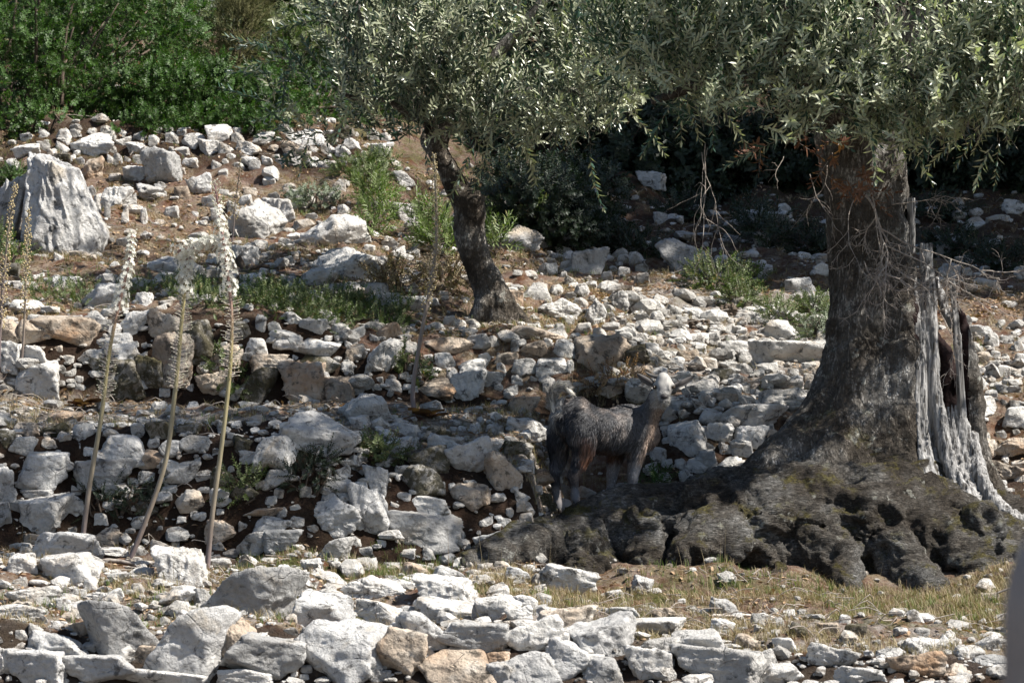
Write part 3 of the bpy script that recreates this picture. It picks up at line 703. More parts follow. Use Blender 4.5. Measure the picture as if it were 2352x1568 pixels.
# ------------------------------------------------------------------ the thick old olive
def displace(V, Q, f):
    N = vnormals(V, Q); return V+N*f(V, N)[:,None]
def thick_olive():
    base = P(1990, 1180, 13.95)
    root = empty('olive_tree', base, 'old olive tree with a thick split trunk and a huge knotted root burl', 'tree')
    # --- root burl
    s = SDF((-.5, 12.8, -1.15), (3.1, 14.75, .05), .0125)
    k = .06
    s.chain([(1075,1308,13.1,.04),(1140,1285,13.22,.075),(1215,1270,13.4,.11),(1290,1268,13.6,.13),(1380,1250,13.72,.175),(1460,1232,13.76,.195),(1600,1228,13.8,.22),(1760,1212,13.85,.26),(1900,1220,13.85,.29),(2060,1232,13.85,.29),(2200,1262,13.85,.24),(2350,1300,13.85,.17),(2600,1350,13.9,.13)], k, n=26)
    s.chain([(1780,1150,14.0,.15),(1930,1140,14.0,.2),(2080,1160,14.0,.2),(2240,1200,14.0,.14),(2340,1240,13.95,.09)], k, n=10)
    for c in ([(1600,1180,13.65,.10),(1680,1262,13.5,.11),(1790,1345,13.33,.07)], [(1640,1210,13.6,.12),(1590,1300,13.4,.10),(1560,1345,13.3,.06)],
              [(1850,1190,13.62,.11),(1905,1265,13.5,.09),(1950,1350,13.3,.06)], [(2000,1200,13.62,.11),(2080,1300,13.5,.10),(2140,1362,13.28,.06)],
              [(1440,1210,13.62,.08),(1490,1290,13.5,.09),(1500,1338,13.4,.07)], [(1330,1220,13.6,.09),(1345,1300,13.45,.1),(1320,1330,13.38,.06)],
              [(2180,1220,13.65,.1),(2240,1310,13.5,.11),(2260,1345,13.4,.07)], [(1180,1300,13.62,.07),(1400,1300,13.66,.12),(1650,1300,13.62,.15),(1900,1300,13.6,.15),(2150,1310,13.62,.15),(2400,1300,13.65,.13)], [(2260,1180,13.95,.1),(2350,1210,13.9,.1),(2450,1240,13.9,.1)], [(1250,1230,13.6,.06),(1180,1290,13.5,.07),(1120,1320,13.45,.04)],
              [(1480,1165,13.8,.05),(1560,1150,13.85,.07),(1660,1140,13.9,.08),(1750,1120,13.95,.09)], [(1350,1185,13.8,.045),(1400,1162,13.85,.055),(1470,1150,13.9,.05)],
              [(1870,1140,13.75,.09),(1800,1190,13.6,.08),(1740,1230,13.52,.06)], [(2060,1180,13.7,.07),(2150,1240,13.56,.08),(2200,1290,13.48,.06)]):
        s.chain(c, .04, n=8)
    rb = np.random.default_rng(5)
    for i in range(60):                                                        # knots and burls
        px = rb.uniform(1420, 2330); r = rb.uniform(1180, 1320); Yk = 13.52+.15*rb.random()+(1180-r)*-.0006
        c = P(px, r, Yk); s.seg(c, c+rb.normal(size=3)*.03, rb.uniform(.03,.075), rb.uniform(.02,.05), .035)
    for c in ((1735,1305,13.38,.1,1690,1320,13.5,.09), (1985,1335,13.4,.06,1995,1290,13.5,.05), (1420,1322,13.4,.05,1425,1290,13.5,.04), (2190,1345,13.4,.07,2200,1310,13.5,.04), (1880,1215,13.5,.035,1882,1200,13.6,.03), (2010,1232,13.52,.03,2012,1215,13.6,.03)):
        s.seg(P(*c[:3]), P(*c[4:7]), c[3], c[7], .03, sub=True)
    V, Q = s.mesh()
    def f(V, N):
        w = fbm(V*2.2, 2, 30)[:,None]*1.2; d = ridged(V*np.array([2.0,3.5,4.6])+w, 3, 3, .5)*.024+fbm(V*np.array([5,6,8])+w, 3, 4)*.020+ridged(V*np.array([11,22,30])+w*5, 3, 33, .6)*.0085-np.clip(fbm(V*8,2,35)-.45,0,1)*.14
        q = V*np.array([16,26,30])+fbm(V*4, 2, 6)[:,None]*2.
        return d-np.clip(.3-cell(q, 9), 0, 1)*.014
    V = displace(V, Q, f)
    mk('root_burl', V, None, Q, M['burl'], root, base)
    # --- trunk
    s = SDF((1.1, 13.45, -.85), (2.75, 14.85, 1.9), .0135); k = .035
    s.chain([(1985,-80,14.35,.15),(1975,150,14.32,.17),(1978,330,14.3,.19),(1992,480,14.28,.198),(2000,620,14.26,.20),(2004,760,14.25,.205),(2006,880,14.22,.225),(2000,980,14.2,.26),(1985,1080,14.15,.30),(1975,1180,14.1,.33),(1975,1260,14.1,.33)], k, n=22)
    s.chain([(1940,700,14.2,.07),(1928,840,14.16,.1),(1895,960,14.1,.12),(1840,1040,14.05,.13),(1770,1100,14.0,.12),(1680,1160,13.95,.10)], .05, n=12)     # flare to the left
    s.chain([(2040,420,14.15,.05),(2068,640,14.12,.08),(2070,840,14.08,.09),(2055,1000,14.02,.11),(2060,1110,13.95,.13),(2080,1190,13.85,.13)], .045, n=12)   # right lobe
    s.chain([(1965,500,14.14,.05),(1960,750,14.1,.07),(1950,900,14.05,.08),(1925,1010,13.97,.09),(1880,1100,13.88,.10),(1850,1160,13.8,.10)], .04, n=12)
    s.chain([(1998,880,13.93,.02),(1996,960,13.89,.028),(1975,1040,13.82,.03),(1940,1130,13.76,.04)], .02, sub=True, n=8)      # furrow
    s.chain([(2010,700,14.0,.028),(2014,660,14.02,.02)], .02, sub=True)
    # right shell round the hollow
    s.chain([(2195,690,14.12,.018),(2215,760,14.12,.035),(2228,860,14.12,.045),(2234,960,14.12,.052),(2246,1060,14.1,.065),(2275,1140,14.05,.085),(2320,1200,14.0,.08)], .03, n=12)
    s.chain([(2140,770,14.36,.05),(2165,860,14.38,.09),(2175,1000,14.38,.12),(2190,1130,14.3,.16),(2200,1200,14.2,.18)], .04, n=8)
    s.chain([(2160,1090,14.12,.11),(2200,1180,14.05,.13),(2240,1240,14.0,.12)], .04)
    s.chain([(2165,680,14.04,.08),(2168,860,14.02,.10),(2178,1000,14.05,.07)], .02, sub=True, n=6)
    V, Q = s.mesh()
    def f2(V, N):
        d = fbm(V*np.array([4,4,1.6]), 3, 13)*.03+ridged(V*np.array([9,9,2.2]), 2, 14)*.010+ridged(V*np.array([24,24,3])+fbm(V*3,2,15)[:,None]*1.5, 2, 18)*.007
        q = V*np.array([44,44,13])+fbm(V*5, 2, 16)[:,None]*1.6
        return d-np.clip(.32-cell(q, 19), 0, 1)*.016
    V = displace(V, Q, f2)
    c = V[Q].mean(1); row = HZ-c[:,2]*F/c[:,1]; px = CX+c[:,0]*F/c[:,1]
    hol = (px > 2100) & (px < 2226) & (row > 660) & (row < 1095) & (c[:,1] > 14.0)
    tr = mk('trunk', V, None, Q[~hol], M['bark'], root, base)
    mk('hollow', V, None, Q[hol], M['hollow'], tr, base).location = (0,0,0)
    # --- silvered deadwood: ridged strands flowing down to the right
    s = SDF((1.95, 13.4, -.85), (2.75, 14.4, .85), .0075); k = .02
    r2 = np.random.default_rng(3)
    for c in ([(2116,720,14.12,.022),(2120,860,14.08,.03),(2126,980,14.03,.042),(2140,1080,13.96,.048),(2170,1160,13.86,.05)], [(2200,1010,14.09,.035),(2206,1070,14.03,.05),(2222,1130,13.96,.055),(2262,1185,13.84,.05),(2330,1215,13.77,.04)], [(2150,1000,14.06,.02),(2172,1060,14.0,.035),(2200,1120,13.94,.045),(2250,1180,13.84,.04)]):
        s.strip(c, .012, (1,.8,1))
    def strand(pts, w, n=1, k=.017):
        for j in range(n):
            o = (j-(n-1)/2)*w*1.75
            dj = r2.normal(0, .006); s.strip([(a+o/.00213, b, c+abs(o)*.35+dj, (w+.003)*(q if q < 1.01 else 1)) for a,b,c,q in pts], .008, (1,.7,1))
    strand([(2104,640,14.10,.4),(2108,720,14.06,.9),(2108,850,14.0,1),(2112,980,13.96,1),(2126,1080,13.88,1),(2156,1165,13.78,1)], .0105, 4)
    strand([(2128,560,14.12,.4),(2132,700,14.06,.9),(2138,830,14.03,1),(2154,950,13.99,1),(2176,1050,13.92,1),(2210,1130,13.84,1),(2256,1190,13.74,1)], .011, 3)
    strand([(2172,985,14.02,.3),(2176,1030,13.99,.9),(2186,1090,13.93,1),(2222,1160,13.83,1),(2290,1215,13.7,.8)], .011, 4)
    strand([(2190,925,14.04,.15),(2196,990,14.02,.7),(2204,1060,13.97,1),(2228,1130,13.88,1),(2270,1180,13.78,1),(2335,1215,13.7,.8)], .0115, 4)
    strand([(2186,640,14.05,.5),(2192,720,14.04,.7),(2204,830,14.03,.7),(2208,930,14.03,.6),(2212,1010,14.01,.9)], .009, 2)
    strand([(2212,960,14.03,.3),(2220,1030,14.0,1),(2232,1090,13.95,1)], .016, 2)
    strand([(2236,1000,14.03,.5),(2242,1060,13.98,1),(2262,1120,13.9,1),(2300,1170,13.82,1),(2350,1200,13.76,1),(2400,1235,13.72,.8)], .030, 1)
    strand([(2056,385,14.17,.6),(2068,440,14.16,1),(2072,500,14.16,1),(2082,580,14.16,.6)], .02, 3)
    strand([(2150,640,14.2,.4),(2165,690,14.2,1),(2185,745,14.16,1)], .016, 1)
    V, Q = s.mesh()
    V = displace(V, Q, lambda V, N: ridged(V*np.array([62,48,1.3])+fbm(V*np.array([3,3,1.5]),2,26)[:,None], 2, 23)*.008+fbm(V*np.array([18,18,1.5]), 2, 24)*.006)
    mk('deadwood', V, None, Q, M['dead'], root, base)
    # --- limbs, bare twigs
    g = Geo(); anchors = []
    limbs = [[(1978,340,14.3,.17),(1880,170,14.15,.12),(1830,60,14.0,.075),(1860,-60,13.95,.05),(1900,-250,13.9,.03)],
             [(1985,300,14.3,.17),(2100,100,14.2,.13),(2250,-80,14.1,.1),(2420,-250,14.0,.07),(2600,-400,14,.03)],
             [(1970,250,14.3,.13),(1800,60,14.4,.11),(1600,-60,14.5,.08),(1450,-180,14.6,.05),(1330,-260,14.6,.02)],
             [(1980,100,14.3,.13),(2000,-150,14.6,.11),(2050,-420,14.7,.07),(2080,-650,14.7,.03)],
             [(1960,60,14.25,.1),(2050,-250,13.6,.08),(2100,-550,12.9,.05),(2150,-700,12.5,.02)],
             [(1830,60,14.0,.07),(1500,-250,13.4,.05),(1200,-500,12.8,.02)],
             [(2000,200,14.3,.1),(2050,0,14.9,.09),(2150,-250,15.3,.06),(2250,-450,15.5,.03)],
             [(1900,200,14.2,.07),(1760,170,13.9,.05),(1620,190,13.75,.035),(1500,230,13.7,.015)],
             [(2080,160,14.1,.07),(2200,180,13.85,.05),(2330,220,13.75,.03),(2450,260,13.7,.015)]]
    for L in limbs:
        p = spline([list(P(*q[:3]))+[q[3]] for q in L], 22); p[:,:3] += fbm(p[:,:3]*3, 2, 7)[:,None]*.02
        V, T, Q = tube(p[:,:3], p[:,3], 10); g.add(V, T, Q); anchors += list(p[5:,:3])
    g.build('limb', M['bark'], root, base)
    g = Geo(); rt = random.Random(5)
    def twig(px, r, Y, dx, dz, ln, rad, depth, curl):
        p = P(px, r, Y); d = np.array([dx, rt.uniform(-.35,.2), dz], float); d /= np.linalg.norm(d); pts = [p]; n = 12
        for i in range(n):
            d = d+np.array([rt.gauss(0,.13), rt.gauss(0,.1), rt.gauss(0,.13)+curl*.09]); d /= np.linalg.norm(d); pts.append(pts[-1]+d*ln/n)
            if depth and i > 2 and rt.random() < .62:
                q = pts[-1]; e = d+np.array([rt.gauss(0,.6), rt.gauss(0,.4), rt.gauss(0,.6)])
                twig(CX+q[0]*F/q[1], HZ-q[2]*F/q[1], q[1], e[0], e[2], ln*rt.uniform(.3,.5), rad*.62, depth-1, -curl)
        V, T, Q = tube(spline(np.array(pts), 20), np.linspace(rad*.62, rad*.22, 20), 5); g.add(V, T, Q)
    for a in [(1965,430,13.95,.6,-.8,.55,.011,3,.6),(2010,520,13.9,.8,-.45,.62,.008,3,.5),(2030,560,13.9,.95,-.2,.66,.007,3,-.4),(2000,440,13.93,.3,-1,.5,.006,2,1),
              (1960,460,13.95,-.3,-1,.42,.005,2,-.8),(1985,600,13.9,.3,-1,.42,.006,2,.8),(2060,620,13.85,.9,-.3,.5,.006,3,-.5),(2010,480,13.88,.2,-1,.5,.004,2,-.7),
              (1620,330,13.8,-.05,-1,.55,.005,1,.1),(1612,350,13.8,.06,-1,.5,.004,1,0),(1625,340,13.82,-.25,-1,.4,.003,1,.3),(1800,360,13.8,-.35,-1,.2,.003,1,.5),(1860,400,13.8,.2,-1,.3,.003,1,-.4),(1900,380,13.85,-.2,-1,.26,.003,1,.4),(2050,470,13.8,1,.1,.3,.004,2,-.5)]: twig(*a)
    g.build('dead_twigs', M['deadtwig'], root, base)
    return root, base, np.array(anchors)

# ------------------------------------------------------------------ leafy sprays
def leaf3(L, w, bend=.12):
    """folded, slightly curved leaf along +z, top side facing +y: 8 vertices"""
    z = np.array([0,.33,.33,.33,.72,.72,.72,1])*L; x = np.array([0,-.5,0,.5,-.42,0,.42,0])*w
    y = np.array([0,.07,-.02,.07,.05,-.03,.05,0])*w*1.6+bend*L*(z/L)**2*-1
    V = np.stack([x,y,z],1); T = np.array([[0,2,1],[0,3,2],[4,5,7],[5,6,7]]); Q = np.array([[1,2,5,4],[2,3,6,5]])
    return V, T, Q
def spray(rg, ln=.3, L=.062, w=.0145, step=.021, ang=48, side=2, curve=.25, stem=.0016, both=True):
    n = 14; d = np.array([rg.gauss(0,.12), rg.gauss(0,.12), 1.]); p = np.zeros(3); pts = [p]
    bend = np.array([rg.gauss(0,curve), rg.gauss(0,curve), 0])
    for i in range(n):
        d = d+bend/n; d /= np.linalg.norm(d); p = p+d*ln/n; pts.append(p)
    pts = np.array(pts); lv = Geo(); st = Geo()
    V, T, Q = tube(pts, np.linspace(stem, stem*.5, n+1), 3, False); st.add(V, None, Q, .5)
    cum = np.linspace(0, ln, n+1); s = ln*.12; flip = 0
    rf = np.random.default_rng(rg.randrange(10**6))
    while s < ln:
        c = np.array([np.interp(s, cum, pts[:,i]) for i in range(3)]); c2 = np.array([np.interp(min(s+.01,ln), cum, pts[:,i]) for i in range(3)])
        c1 = np.array([np.interp(max(s-.01,0), cum, pts[:,i]) for i in range(3)]); t = c2-c1; t /= np.linalg.norm(t)
        a0 = flip*math.pi/2+rg.uniform(-.5,.5)
        for kx in range(2 if both else 1):
            a = a0+kx*math.pi
            u = np.cross(t, [.2,.9,.1]); u /= np.linalg.norm(u); v = np.cross(t, u); sd = math.cos(a)*u+math.sin(a)*v
            an = math.radians(ang+rg.uniform(-16,16)); dd = t*math.cos(an)+sd*math.sin(an)
            z = dd/np.linalg.norm(dd); y = t-z*(t@z); y /= np.linalg.norm(y); x = np.cross(y, z)
            sc = rg.uniform(.7,1.12)*(1-.35*(s/ln)**3)*(.7+.3*min(1, s/ln*3)); V, T, Q = leaf3(L*sc, w*sc*rg.uniform(.85,1.15), rg.uniform(-.05,.25))
            V = V@np.stack([x,y,z]); lv.add(V+c, T, Q, rg.random())
        s += step*rg.uniform(.8,1.2); flip += 1
    # tip leaves
    for _ in range(2):
        V, T, Q = leaf3(L*.6, w*.7, .05); z = pts[-1]-pts[-2]; z = z/np.linalg.norm(z)+rf.normal(size=3)*.25; z /= np.linalg.norm(z)
        y = np.cross(z, rf.normal(size=3)); y /= np.linalg.norm(y); lv.add(V@np.stack([np.cross(y,z), y, z])+pts[-1], T, Q, rg.random())
    return lv.out(), st.out()
def spray_set(n, seed, **k):
    rg = random.Random(seed); return [spray(rg, **k) for _ in range(n)]
def foliage(name, pos, dirs, protos, mleaf, mstem, parent, loc, scale=(.8,1.2), sub='twigs', spread=0):
    n = len(pos); M_ = frames(dirs, upbias=None); sc = RNG.uniform(*scale, n)
    M_ = M_*sc[:,None,None]; which = RNG.integers(0, len(protos), n); rn = np.random.default_rng(9)
    g = merge([p[0] for p in protos], which, M_, pos); o = g.build(name, mleaf, parent, loc)
    if mstem is not None:
        g = merge([p[1] for p in protos], which, M_, pos); s = g.build(sub, mstem, o, loc); s.location = (0,0,0) 
    return o
OL = spray_set(12, 4, ln=.25, L=.062, w=.015, step=.0205, ang=40)
OL2 = spray_set(8, 14, ln=.36, L=.062, w=.0148, step=.023, ang=40)
SUN = np.array([math.cos(math.radians(52))*math.cos(math.radians(-14)), math.cos(math.radians(52))*math.sin(math.radians(-14)), math.sin(math.radians(52))])
GAPS = [(1525,885,14.1,.2),(1490,960,14.2,.14),(1350,930,14.1,.14),(1285,900,14.0,.16),(1300,1120,14.0,.14),(1455,1090,14.2,.14),(2190,1000,13.98,.24),(2200,1120,13.8,.22),(1960,1180,13.7,.13),(2060,1290,13.4,.15),(1480,1020,14.2,.08),(1720,1170,13.7,.12),(2100,480,14.1,.1)]
def sungaps(pos):
    """openings in the crown through which sun reaches the goat, the deadwood and the root"""
    k = np.ones(len(pos), bool)
    for i, (a, b, Y, r) in enumerate(GAPS):
        v = pos-P(a,b,Y); t = v@SUN; d = np.linalg.norm(v-t[:,None]*SUN, axis=1); k &= ~((t > .2) & (((d < r+.13) & (HZ-pos[:,2]*F/pos[:,1] < -40)) | ((d < r+.06) & (i < 6))))
    return pos[k]
def olive_crown(root, base, lim, poly_px, poly_row, n_front, n_back, Yf, Yb, mat, top, pxr, hang=.03, back_px=None, extra=None):
    """sprays fill the crown above its ragged lower edge"""
    def edge(px): return np.interp(px, poly_px, poly_row)
    pos = []; dr = []
    px = RNG.uniform(pxr[0], pxr[1], n_front*3); u = RNG.random(n_front*3)**1.15
    e = edge(px)-22+RNG.normal(0, 14, px.size); row = e-u*(e-top)
    # layered branch structure: keep where clump noise is high so that dark gaps remain
    Y = Yf+(RNG.random(px.size)**1.3)*(Yb-Yf)
    x = (px-CX)/F*Y; z = -(row-HZ)/F*Y; p = np.stack([x,Y,z],1)
    nz = fbm(p*2.4, 2, 41)+.35*fbm(p*6, 2, 43); keep = nz > np.quantile(nz, .42); p = p[keep][:n_front]
    pos.append(p)
    bx = RNG.uniform(*(back_px or pxr), n_back); by = RNG.uniform(Yf+.1, Yb+.5, n_back); e = edge(bx); brow = e-40-RNG.random(n_back)*(e-top+700)
    pb = np.stack([(bx-CX)/F*by, by, -(brow-HZ)/F*by],1); nz = fbm(pb*1.7, 2, 45); pos.append(pb[nz > np.quantile(nz,.25)])
    pos.append(extra) if extra is not None else None
    pos = np.concatenate(pos); pos = sungaps(pos)
    c = lim; d = []
    near = np.array([c[np.argmin(((c-q)**2).sum(1))] for q in pos]) if len(c) else pos
    out = (pos-near)*np.array([1,1,.25]); out /= np.linalg.norm(out, axis=1)[:,None]+.2
    rn = RNG.normal(size=pos.shape)*.36
    dr = out*.45+rn+np.array([0,-.15,.75])
    hg = RNG.random(len(pos)) < hang; dr[hg] = dr[hg]*.5+np.array([0,0,-.9])
    return foliage('crown', pos, dr, OL+OL2, mat, M['twig'], root, base, (.8,1.15))

troot, tbase, tanch = thick_olive()
BX = [1380,1430,1500,1560,1620,1700,1760,1830,1900,1960,2060,2150,2220,2280,2352,2500,2900]
BR = [150, 235, 235, 265, 320, 340, 335, 320, 325, 340, 365, 375, 345, 300, 290, 330, 260]
_u = RNG.normal(size=(1800,3)); _u /= np.linalg.norm(_u,axis=1)[:,None]; _u *= (RNG.random(1800)**.4)[:,None]
_up = np.array([1.25,12.8,3.35])+_u*np.array([2.1,.66,1.3]); _up = _up[(_up[:,2] > 1.95)&(fbm(_up*1.6, 2, 77) > -.15)]
_fr = np.array([P(RNG.uniform(1780,2350), RNG.uniform(60,345), RNG.uniform(13.3,13.75)) for _ in range(420)]); _up = np.concatenate([_up, _fr])      # upper crown above the frame
olive_crown(troot, tbase, tanch, BX, BR, 1750, 1500, 13.35, 14.8, M['olive'], -60, (1385, 2480), back_px=(1300, 2900), extra=_up)
# a withered cluster with brown leaves
def dead_cluster():
    pr = spray_set(4, 33, ln=.12, L=.05, w=.012, step=.016, ang=60); g0 = []
    for (px, r, n) in ((1965,395,5),(1915,345,3),(1900,380,3),(1990,430,4),(1745,335,4),(1840,330,2)):
        pos = np.array([P(px+RNG.normal()*14, r+RNG.normal()*14, 13.62+RNG.normal()*.05) for _ in range(n)]); d = RNG.normal(size=pos.shape)*.5+np.array([.1,-.2,-.6])
        foliage('dead_leaf_cluster', pos, d, pr, M['deadleaf'], M['deadtwig'], troot, tbase, (.8,1.2))
dead_cluster()

# ------------------------------------------------------------------ the thin leaning olive behind
def thin_olive():
    base = P(1150, 748, 16.45); root = empty('olive_tree', base, 'slim leaning olive tree with a bent lichen-spotted trunk on the middle terrace', 'tree')
    s = SDF((-.75, 16.0, .05), (.25, 16.95, 1.9), .0125); k = .03
    s.chain([(1185,790,16.45,.15),(1165,745,16.45,.112),(1140,700,16.45,.09),(1114,640,16.45,.08),(1094,580,16.45,.077),(1080,530,16.45,.08),(1076,480,16.45,.075),(1048,430,16.45,.06),(1026,385,16.45,.052),(1008,345,16.45,.05),(1010,300,16.45,.06),(1040,230,16.45,.05),(1060,150,16.45,.04)], k, n=30)
    s.chain([(1060,455,16.4,.05),(1088,462,16.4,.06),(1096,490,16.42,.05)], .03)
    s.chain([(1190,740,16.45,.03),(1150,690,16.4,.06),(1130,640,16.4,.05)], .04); s.chain([(1085,750,16.4,.03),(1110,700,16.4,.06)], .04); s.chain([(1215,770,16.4,.03),(1160,735,16.4,.08)], .04)
    c = P(1100, 568, 16.32); s.seg(c, c+np.array([.01,.03,.01]), .022, .015, .015, sub=True)
    V, Q = s.mesh()
    def f(V, N):
        q = V*np.array([36,36,22])+fbm(V*5, 2, 16)[:,None]*1.5
        return fbm(V*np.array([8,8,4]), 3, 51)*.014-np.clip(.3-cell(q, 29), 0, 1)*.018
    V = displace(V, Q, f); mk('trunk', V, None, Q, M['bark2'], root, base)
    g = Geo(); an = []
    for L in ([(1008,330,16.45,.045),(940,190,16.4,.03),(860,90,16.3,.02),(800,-20,16.2,.02)], [(1010,310,16.45,.05),(1090,180,16.5,.045),(1200,60,16.5,.035),(1300,-60,16.5,.02)],
              [(1008,310,16.45,.045),(1130,230,16.4,.03),(1280,210,16.3,.02),(1380,240,16.1,.01)], [(1010,300,16.45,.05),(1000,100,16.7,.045),(1010,-150,16.9,.03),(1020,-350,17,.01)],
              [(1000,290,16.4,.03),(900,240,16.1,.018),(820,230,15.9,.015),(760,190,15.8,.006)], [(985,285,16.3,.02),(965,330,16.0,.012),(985,365,15.95,.006)]):
        p = spline([list(P(*q[:3]))+[q[3]] for q in L], 18); p[:,:3] += fbm(p[:,:3]*4, 2, 7)[:,None]*.02
        V, T, Q = tube(p[:,:3], p[:,3], 8); g.add(V, T, Q); an += list(p[3:,:3])
    g.build('limb', M['bark2'], root, base)
    X = [640,720,760,820,880,930,980,1030,1080,1150,1220,1290,1350,1400,1450,1500,1600]
    R = [60, 150,240,300,330,360,330,335,400,340,370,350,370,330,270,200,120]
    ex = np.array([P(RNG.uniform(930,1130), RNG.uniform(190,330), RNG.uniform(15.85,16.2)) for _ in range(80)])
    olive_crown(root, base, np.array(an), X, R, 900, 560, 15.6, 17.2, M['olive_s'], -60, (775, 1490), hang=.04, back_px=(760, 1600), extra=ex)
    # sparse outer shoots to the left
    pos = np.array([P(RNG.uniform(620,800), RNG.uniform(0,390), RNG.uniform(15.7,16.6)) for _ in range(46)]); d = RNG.normal(size=pos.shape)*.4+np.array([-.4,-.1,.3])
    foliage('outer_shoots', pos, d, OL+OL2, M['olive_s'], M['twig'], root, base, (.8,1.1))
thin_olive()
# ------------------------------------------------------------------ bushes, shrubs, trees behind
def tiny_set(n, seed, **k): return spray_set(n, seed, **k)
MA = spray_set(8, 71, ln=.12, L=.032, w=.0145, step=.010, ang=60, stem=.0015)     # mastic: dense small leaves
CI = spray_set(6, 81, ln=.16, L=.055, w=.009, step=.013, ang=50, curve=.15)     # narrow leaves on upright shoots
SH = spray_set(6, 91, ln=.10, L=.018, w=.008, step=.007, ang=55)                # tiny-leaved shrublet
JU = spray_set(5, 95, ln=.13, L=.014, w=.003, step=.004, ang=40)
HO = spray_set(5, 97, ln=.24, L=.06, w=.026, step=.022, ang=58)
def clumps(blobs, k, f=.34, seed=1):
    """break lumpy ellipsoids into many small leaf clumps with gaps between"""
    rg = np.random.default_rng(seed); out = [blobs[0][:3]+(blobs[0][3]*f, blobs[0][4]*f, blobs[0][5]*f)]
    for b in blobs:
        for _ in range(k):
            u = rg.normal(size=3); u /= np.linalg.norm(u); r = rg.uniform(.35,1)**.6; s = f*rg.uniform(.6,1.15); m = (b[3]+b[4]+b[5])/3
            out.append((b[0]+u[0]*r*b[3]*F/b[2], b[1]-u[2]*r*b[5]*F/b[2], b[2]+u[1]*r*b[4], m*s, m*s, m*s*.8))
    return out
def blob(blobs, n, shell=.55, seed=0, up=.35, jag=.25):
    """points and outward directions filling lumpy ellipsoids; blobs rows: (px,row,Y, rx,ry,rz)"""
    pos = []; dr = []
    vol = np.array([b[3]*b[4]*b[5] for b in blobs])**.67; cnt = np.maximum(1, (vol/vol.sum()*n).astype(int))
    for b, m in zip(blobs, cnt):
        c = P(*b[:3]); u = RNG.normal(size=(m,3)); u /= np.linalg.norm(u,axis=1)[:,None]
        r = (shell+(1-shell)*RNG.random(m))*(1+jag*fbm(u*2.2+c, 2, seed)); p = c+u*r[:,None]*np.array(b[3:6])
        pos.append(p); dr.append(u+np.array([0,-.1,up])+RNG.normal(size=(m,3))*.35)
    return np.concatenate(pos), np.concatenate(dr)
def bush(name, label, cat, blobs, n, protos, mat, stem, group=None, scale=(.8,1.2), shell=.5, up=.35, trunk=True, part='foliage', seed=0, jag=.25):
    if cat == 'shrub': blobs = [(a, b, hit(a, b+.75*rz*F/Y), rx, ry, rz) for a, b, Y, rx, ry, rz in blobs]
    nb = blobs
    if name == 'mastic_bush': nb = clumps(blobs, 11, .32, seed)
    bx = blobs[0]; Yb = bx[2]; xb = P(*bx[:3])[0]
    zb = float(ground_z(np.array([xb]), np.array([Yb]))[0]); base = np.array([xb, Yb, zb])
    root = empty(name, base, label, cat, group)
    pos, dr = blob(nb, n, shell, seed, up, jag)
    gz = ground_z(pos[:,0], pos[:,1]); k = pos[:,2] > gz-.02; pos, dr = pos[k], dr[k]
    foliage(part, pos, dr, protos, mat, stem, root, base, scale)
    if trunk:
        g = Geo()
        for b in blobs:
            c = P(*b[:3])
            for j in range(7):
                t = c+RNG.normal(size=3)*np.array(b[3:6])*.45; mid = (base+t)/2+RNG.normal(size=3)*.08
                s0 = np.array([c[0]*.6+base[0]*.4, base[1], 0]); s0[2] = float(ground_z(s0[:1], s0[1:2])[0])-.03
                pts = spline(np.array([s0, mid*.5+(s0+t)/4, t]), 9); r = .012*max(b[3:6])/.5+.004
                V, T, Q = tube(pts, np.linspace(r, r*.3, 9), 5); g.add(V, T, Q)
        g.build('stem', M['darktwig'], root, base)
    return root
bush('mastic_bush', 'large bright green mastic bush filling the top left corner', 'bush', [(60,170,22.6,.75,.6,.7),(330,60,23.6,.6,.5,.45),(200,120,22.8,.7,.6,.75),(-120,150,22.8,.8,.6,.8),(300,190,22.6,.45,.45,.45),(120,30,23.4,.8,.6,.7),(40,300,22.05,.5,.3,.22),(-220,280,22.1,.6,.4,.4),(150,292,22.0,.45,.25,.16),(250,298,21.98,.35,.22,.12)], 4200, MA, M['mastic'], M['darktwig'], 'mastic bushes on the top terrace', shell=.62, seed=3, jag=.5)
bush('mastic_bush', 'low spreading green mastic bush above the topmost wall', 'bush', [(430,210,22.5,.45,.45,.33),(540,235,22.5,.45,.4,.25),(330,245,22.3,.4,.35,.26),(450,285,22.0,.45,.25,.12),(350,292,21.98,.3,.2,.12),(560,280,22.0,.3,.2,.12)], 1900, MA, M['mastic'], M['darktwig'], 'mastic bushes on the top terrace', shell=.55, seed=4, jag=.5)
bush('mastic_bush', 'small green mastic bush between two stones near the olive shoots', 'bush', [(650,240,22.9,.32,.3,.2),(700,285,22.1,.25,.2,.09),(770,265,22.6,.3,.3,.1),(830,230,23.2,.35,.3,.15),(740,200,23.8,.4,.3,.16),(610,190,23.3,.2,.2,.18)], 700, MA, M['mastic'], M['darktwig'], 'mastic bushes on the top terrace', shell=.5, seed=5, jag=.5)
bush('juniper', 'olive-brown needled juniper bush rising behind the mastic bushes', 'bush', [(545,70,24.2,.24,.22,.36),(530,150,24.2,.2,.2,.2),(560,10,24.2,.2,.2,.2)], 1700, JU, M['juniper'], None, shell=.35, up=.9, seed=6)
bush('shrub', 'loose light green shrub above the topmost wall, under grey twigs', 'bush', [(660,110,24.6,.32,.3,.2),(720,140,24.6,.25,.2,.2),(640,60,24.9,.3,.2,.2)], 380, MA, M['shrub'], M['darktwig'], shell=.4, seed=7)
bush('shrub', 'thin yellowish shrub at the top edge left of the juniper', 'bush', [(430,60,25.2,.45,.3,.3),(330,30,25.4,.5,.3,.3),(400,130,24.6,.3,.3,.2)], 620, MA, M['shrub'], M['darktwig'], shell=.4, seed=8)
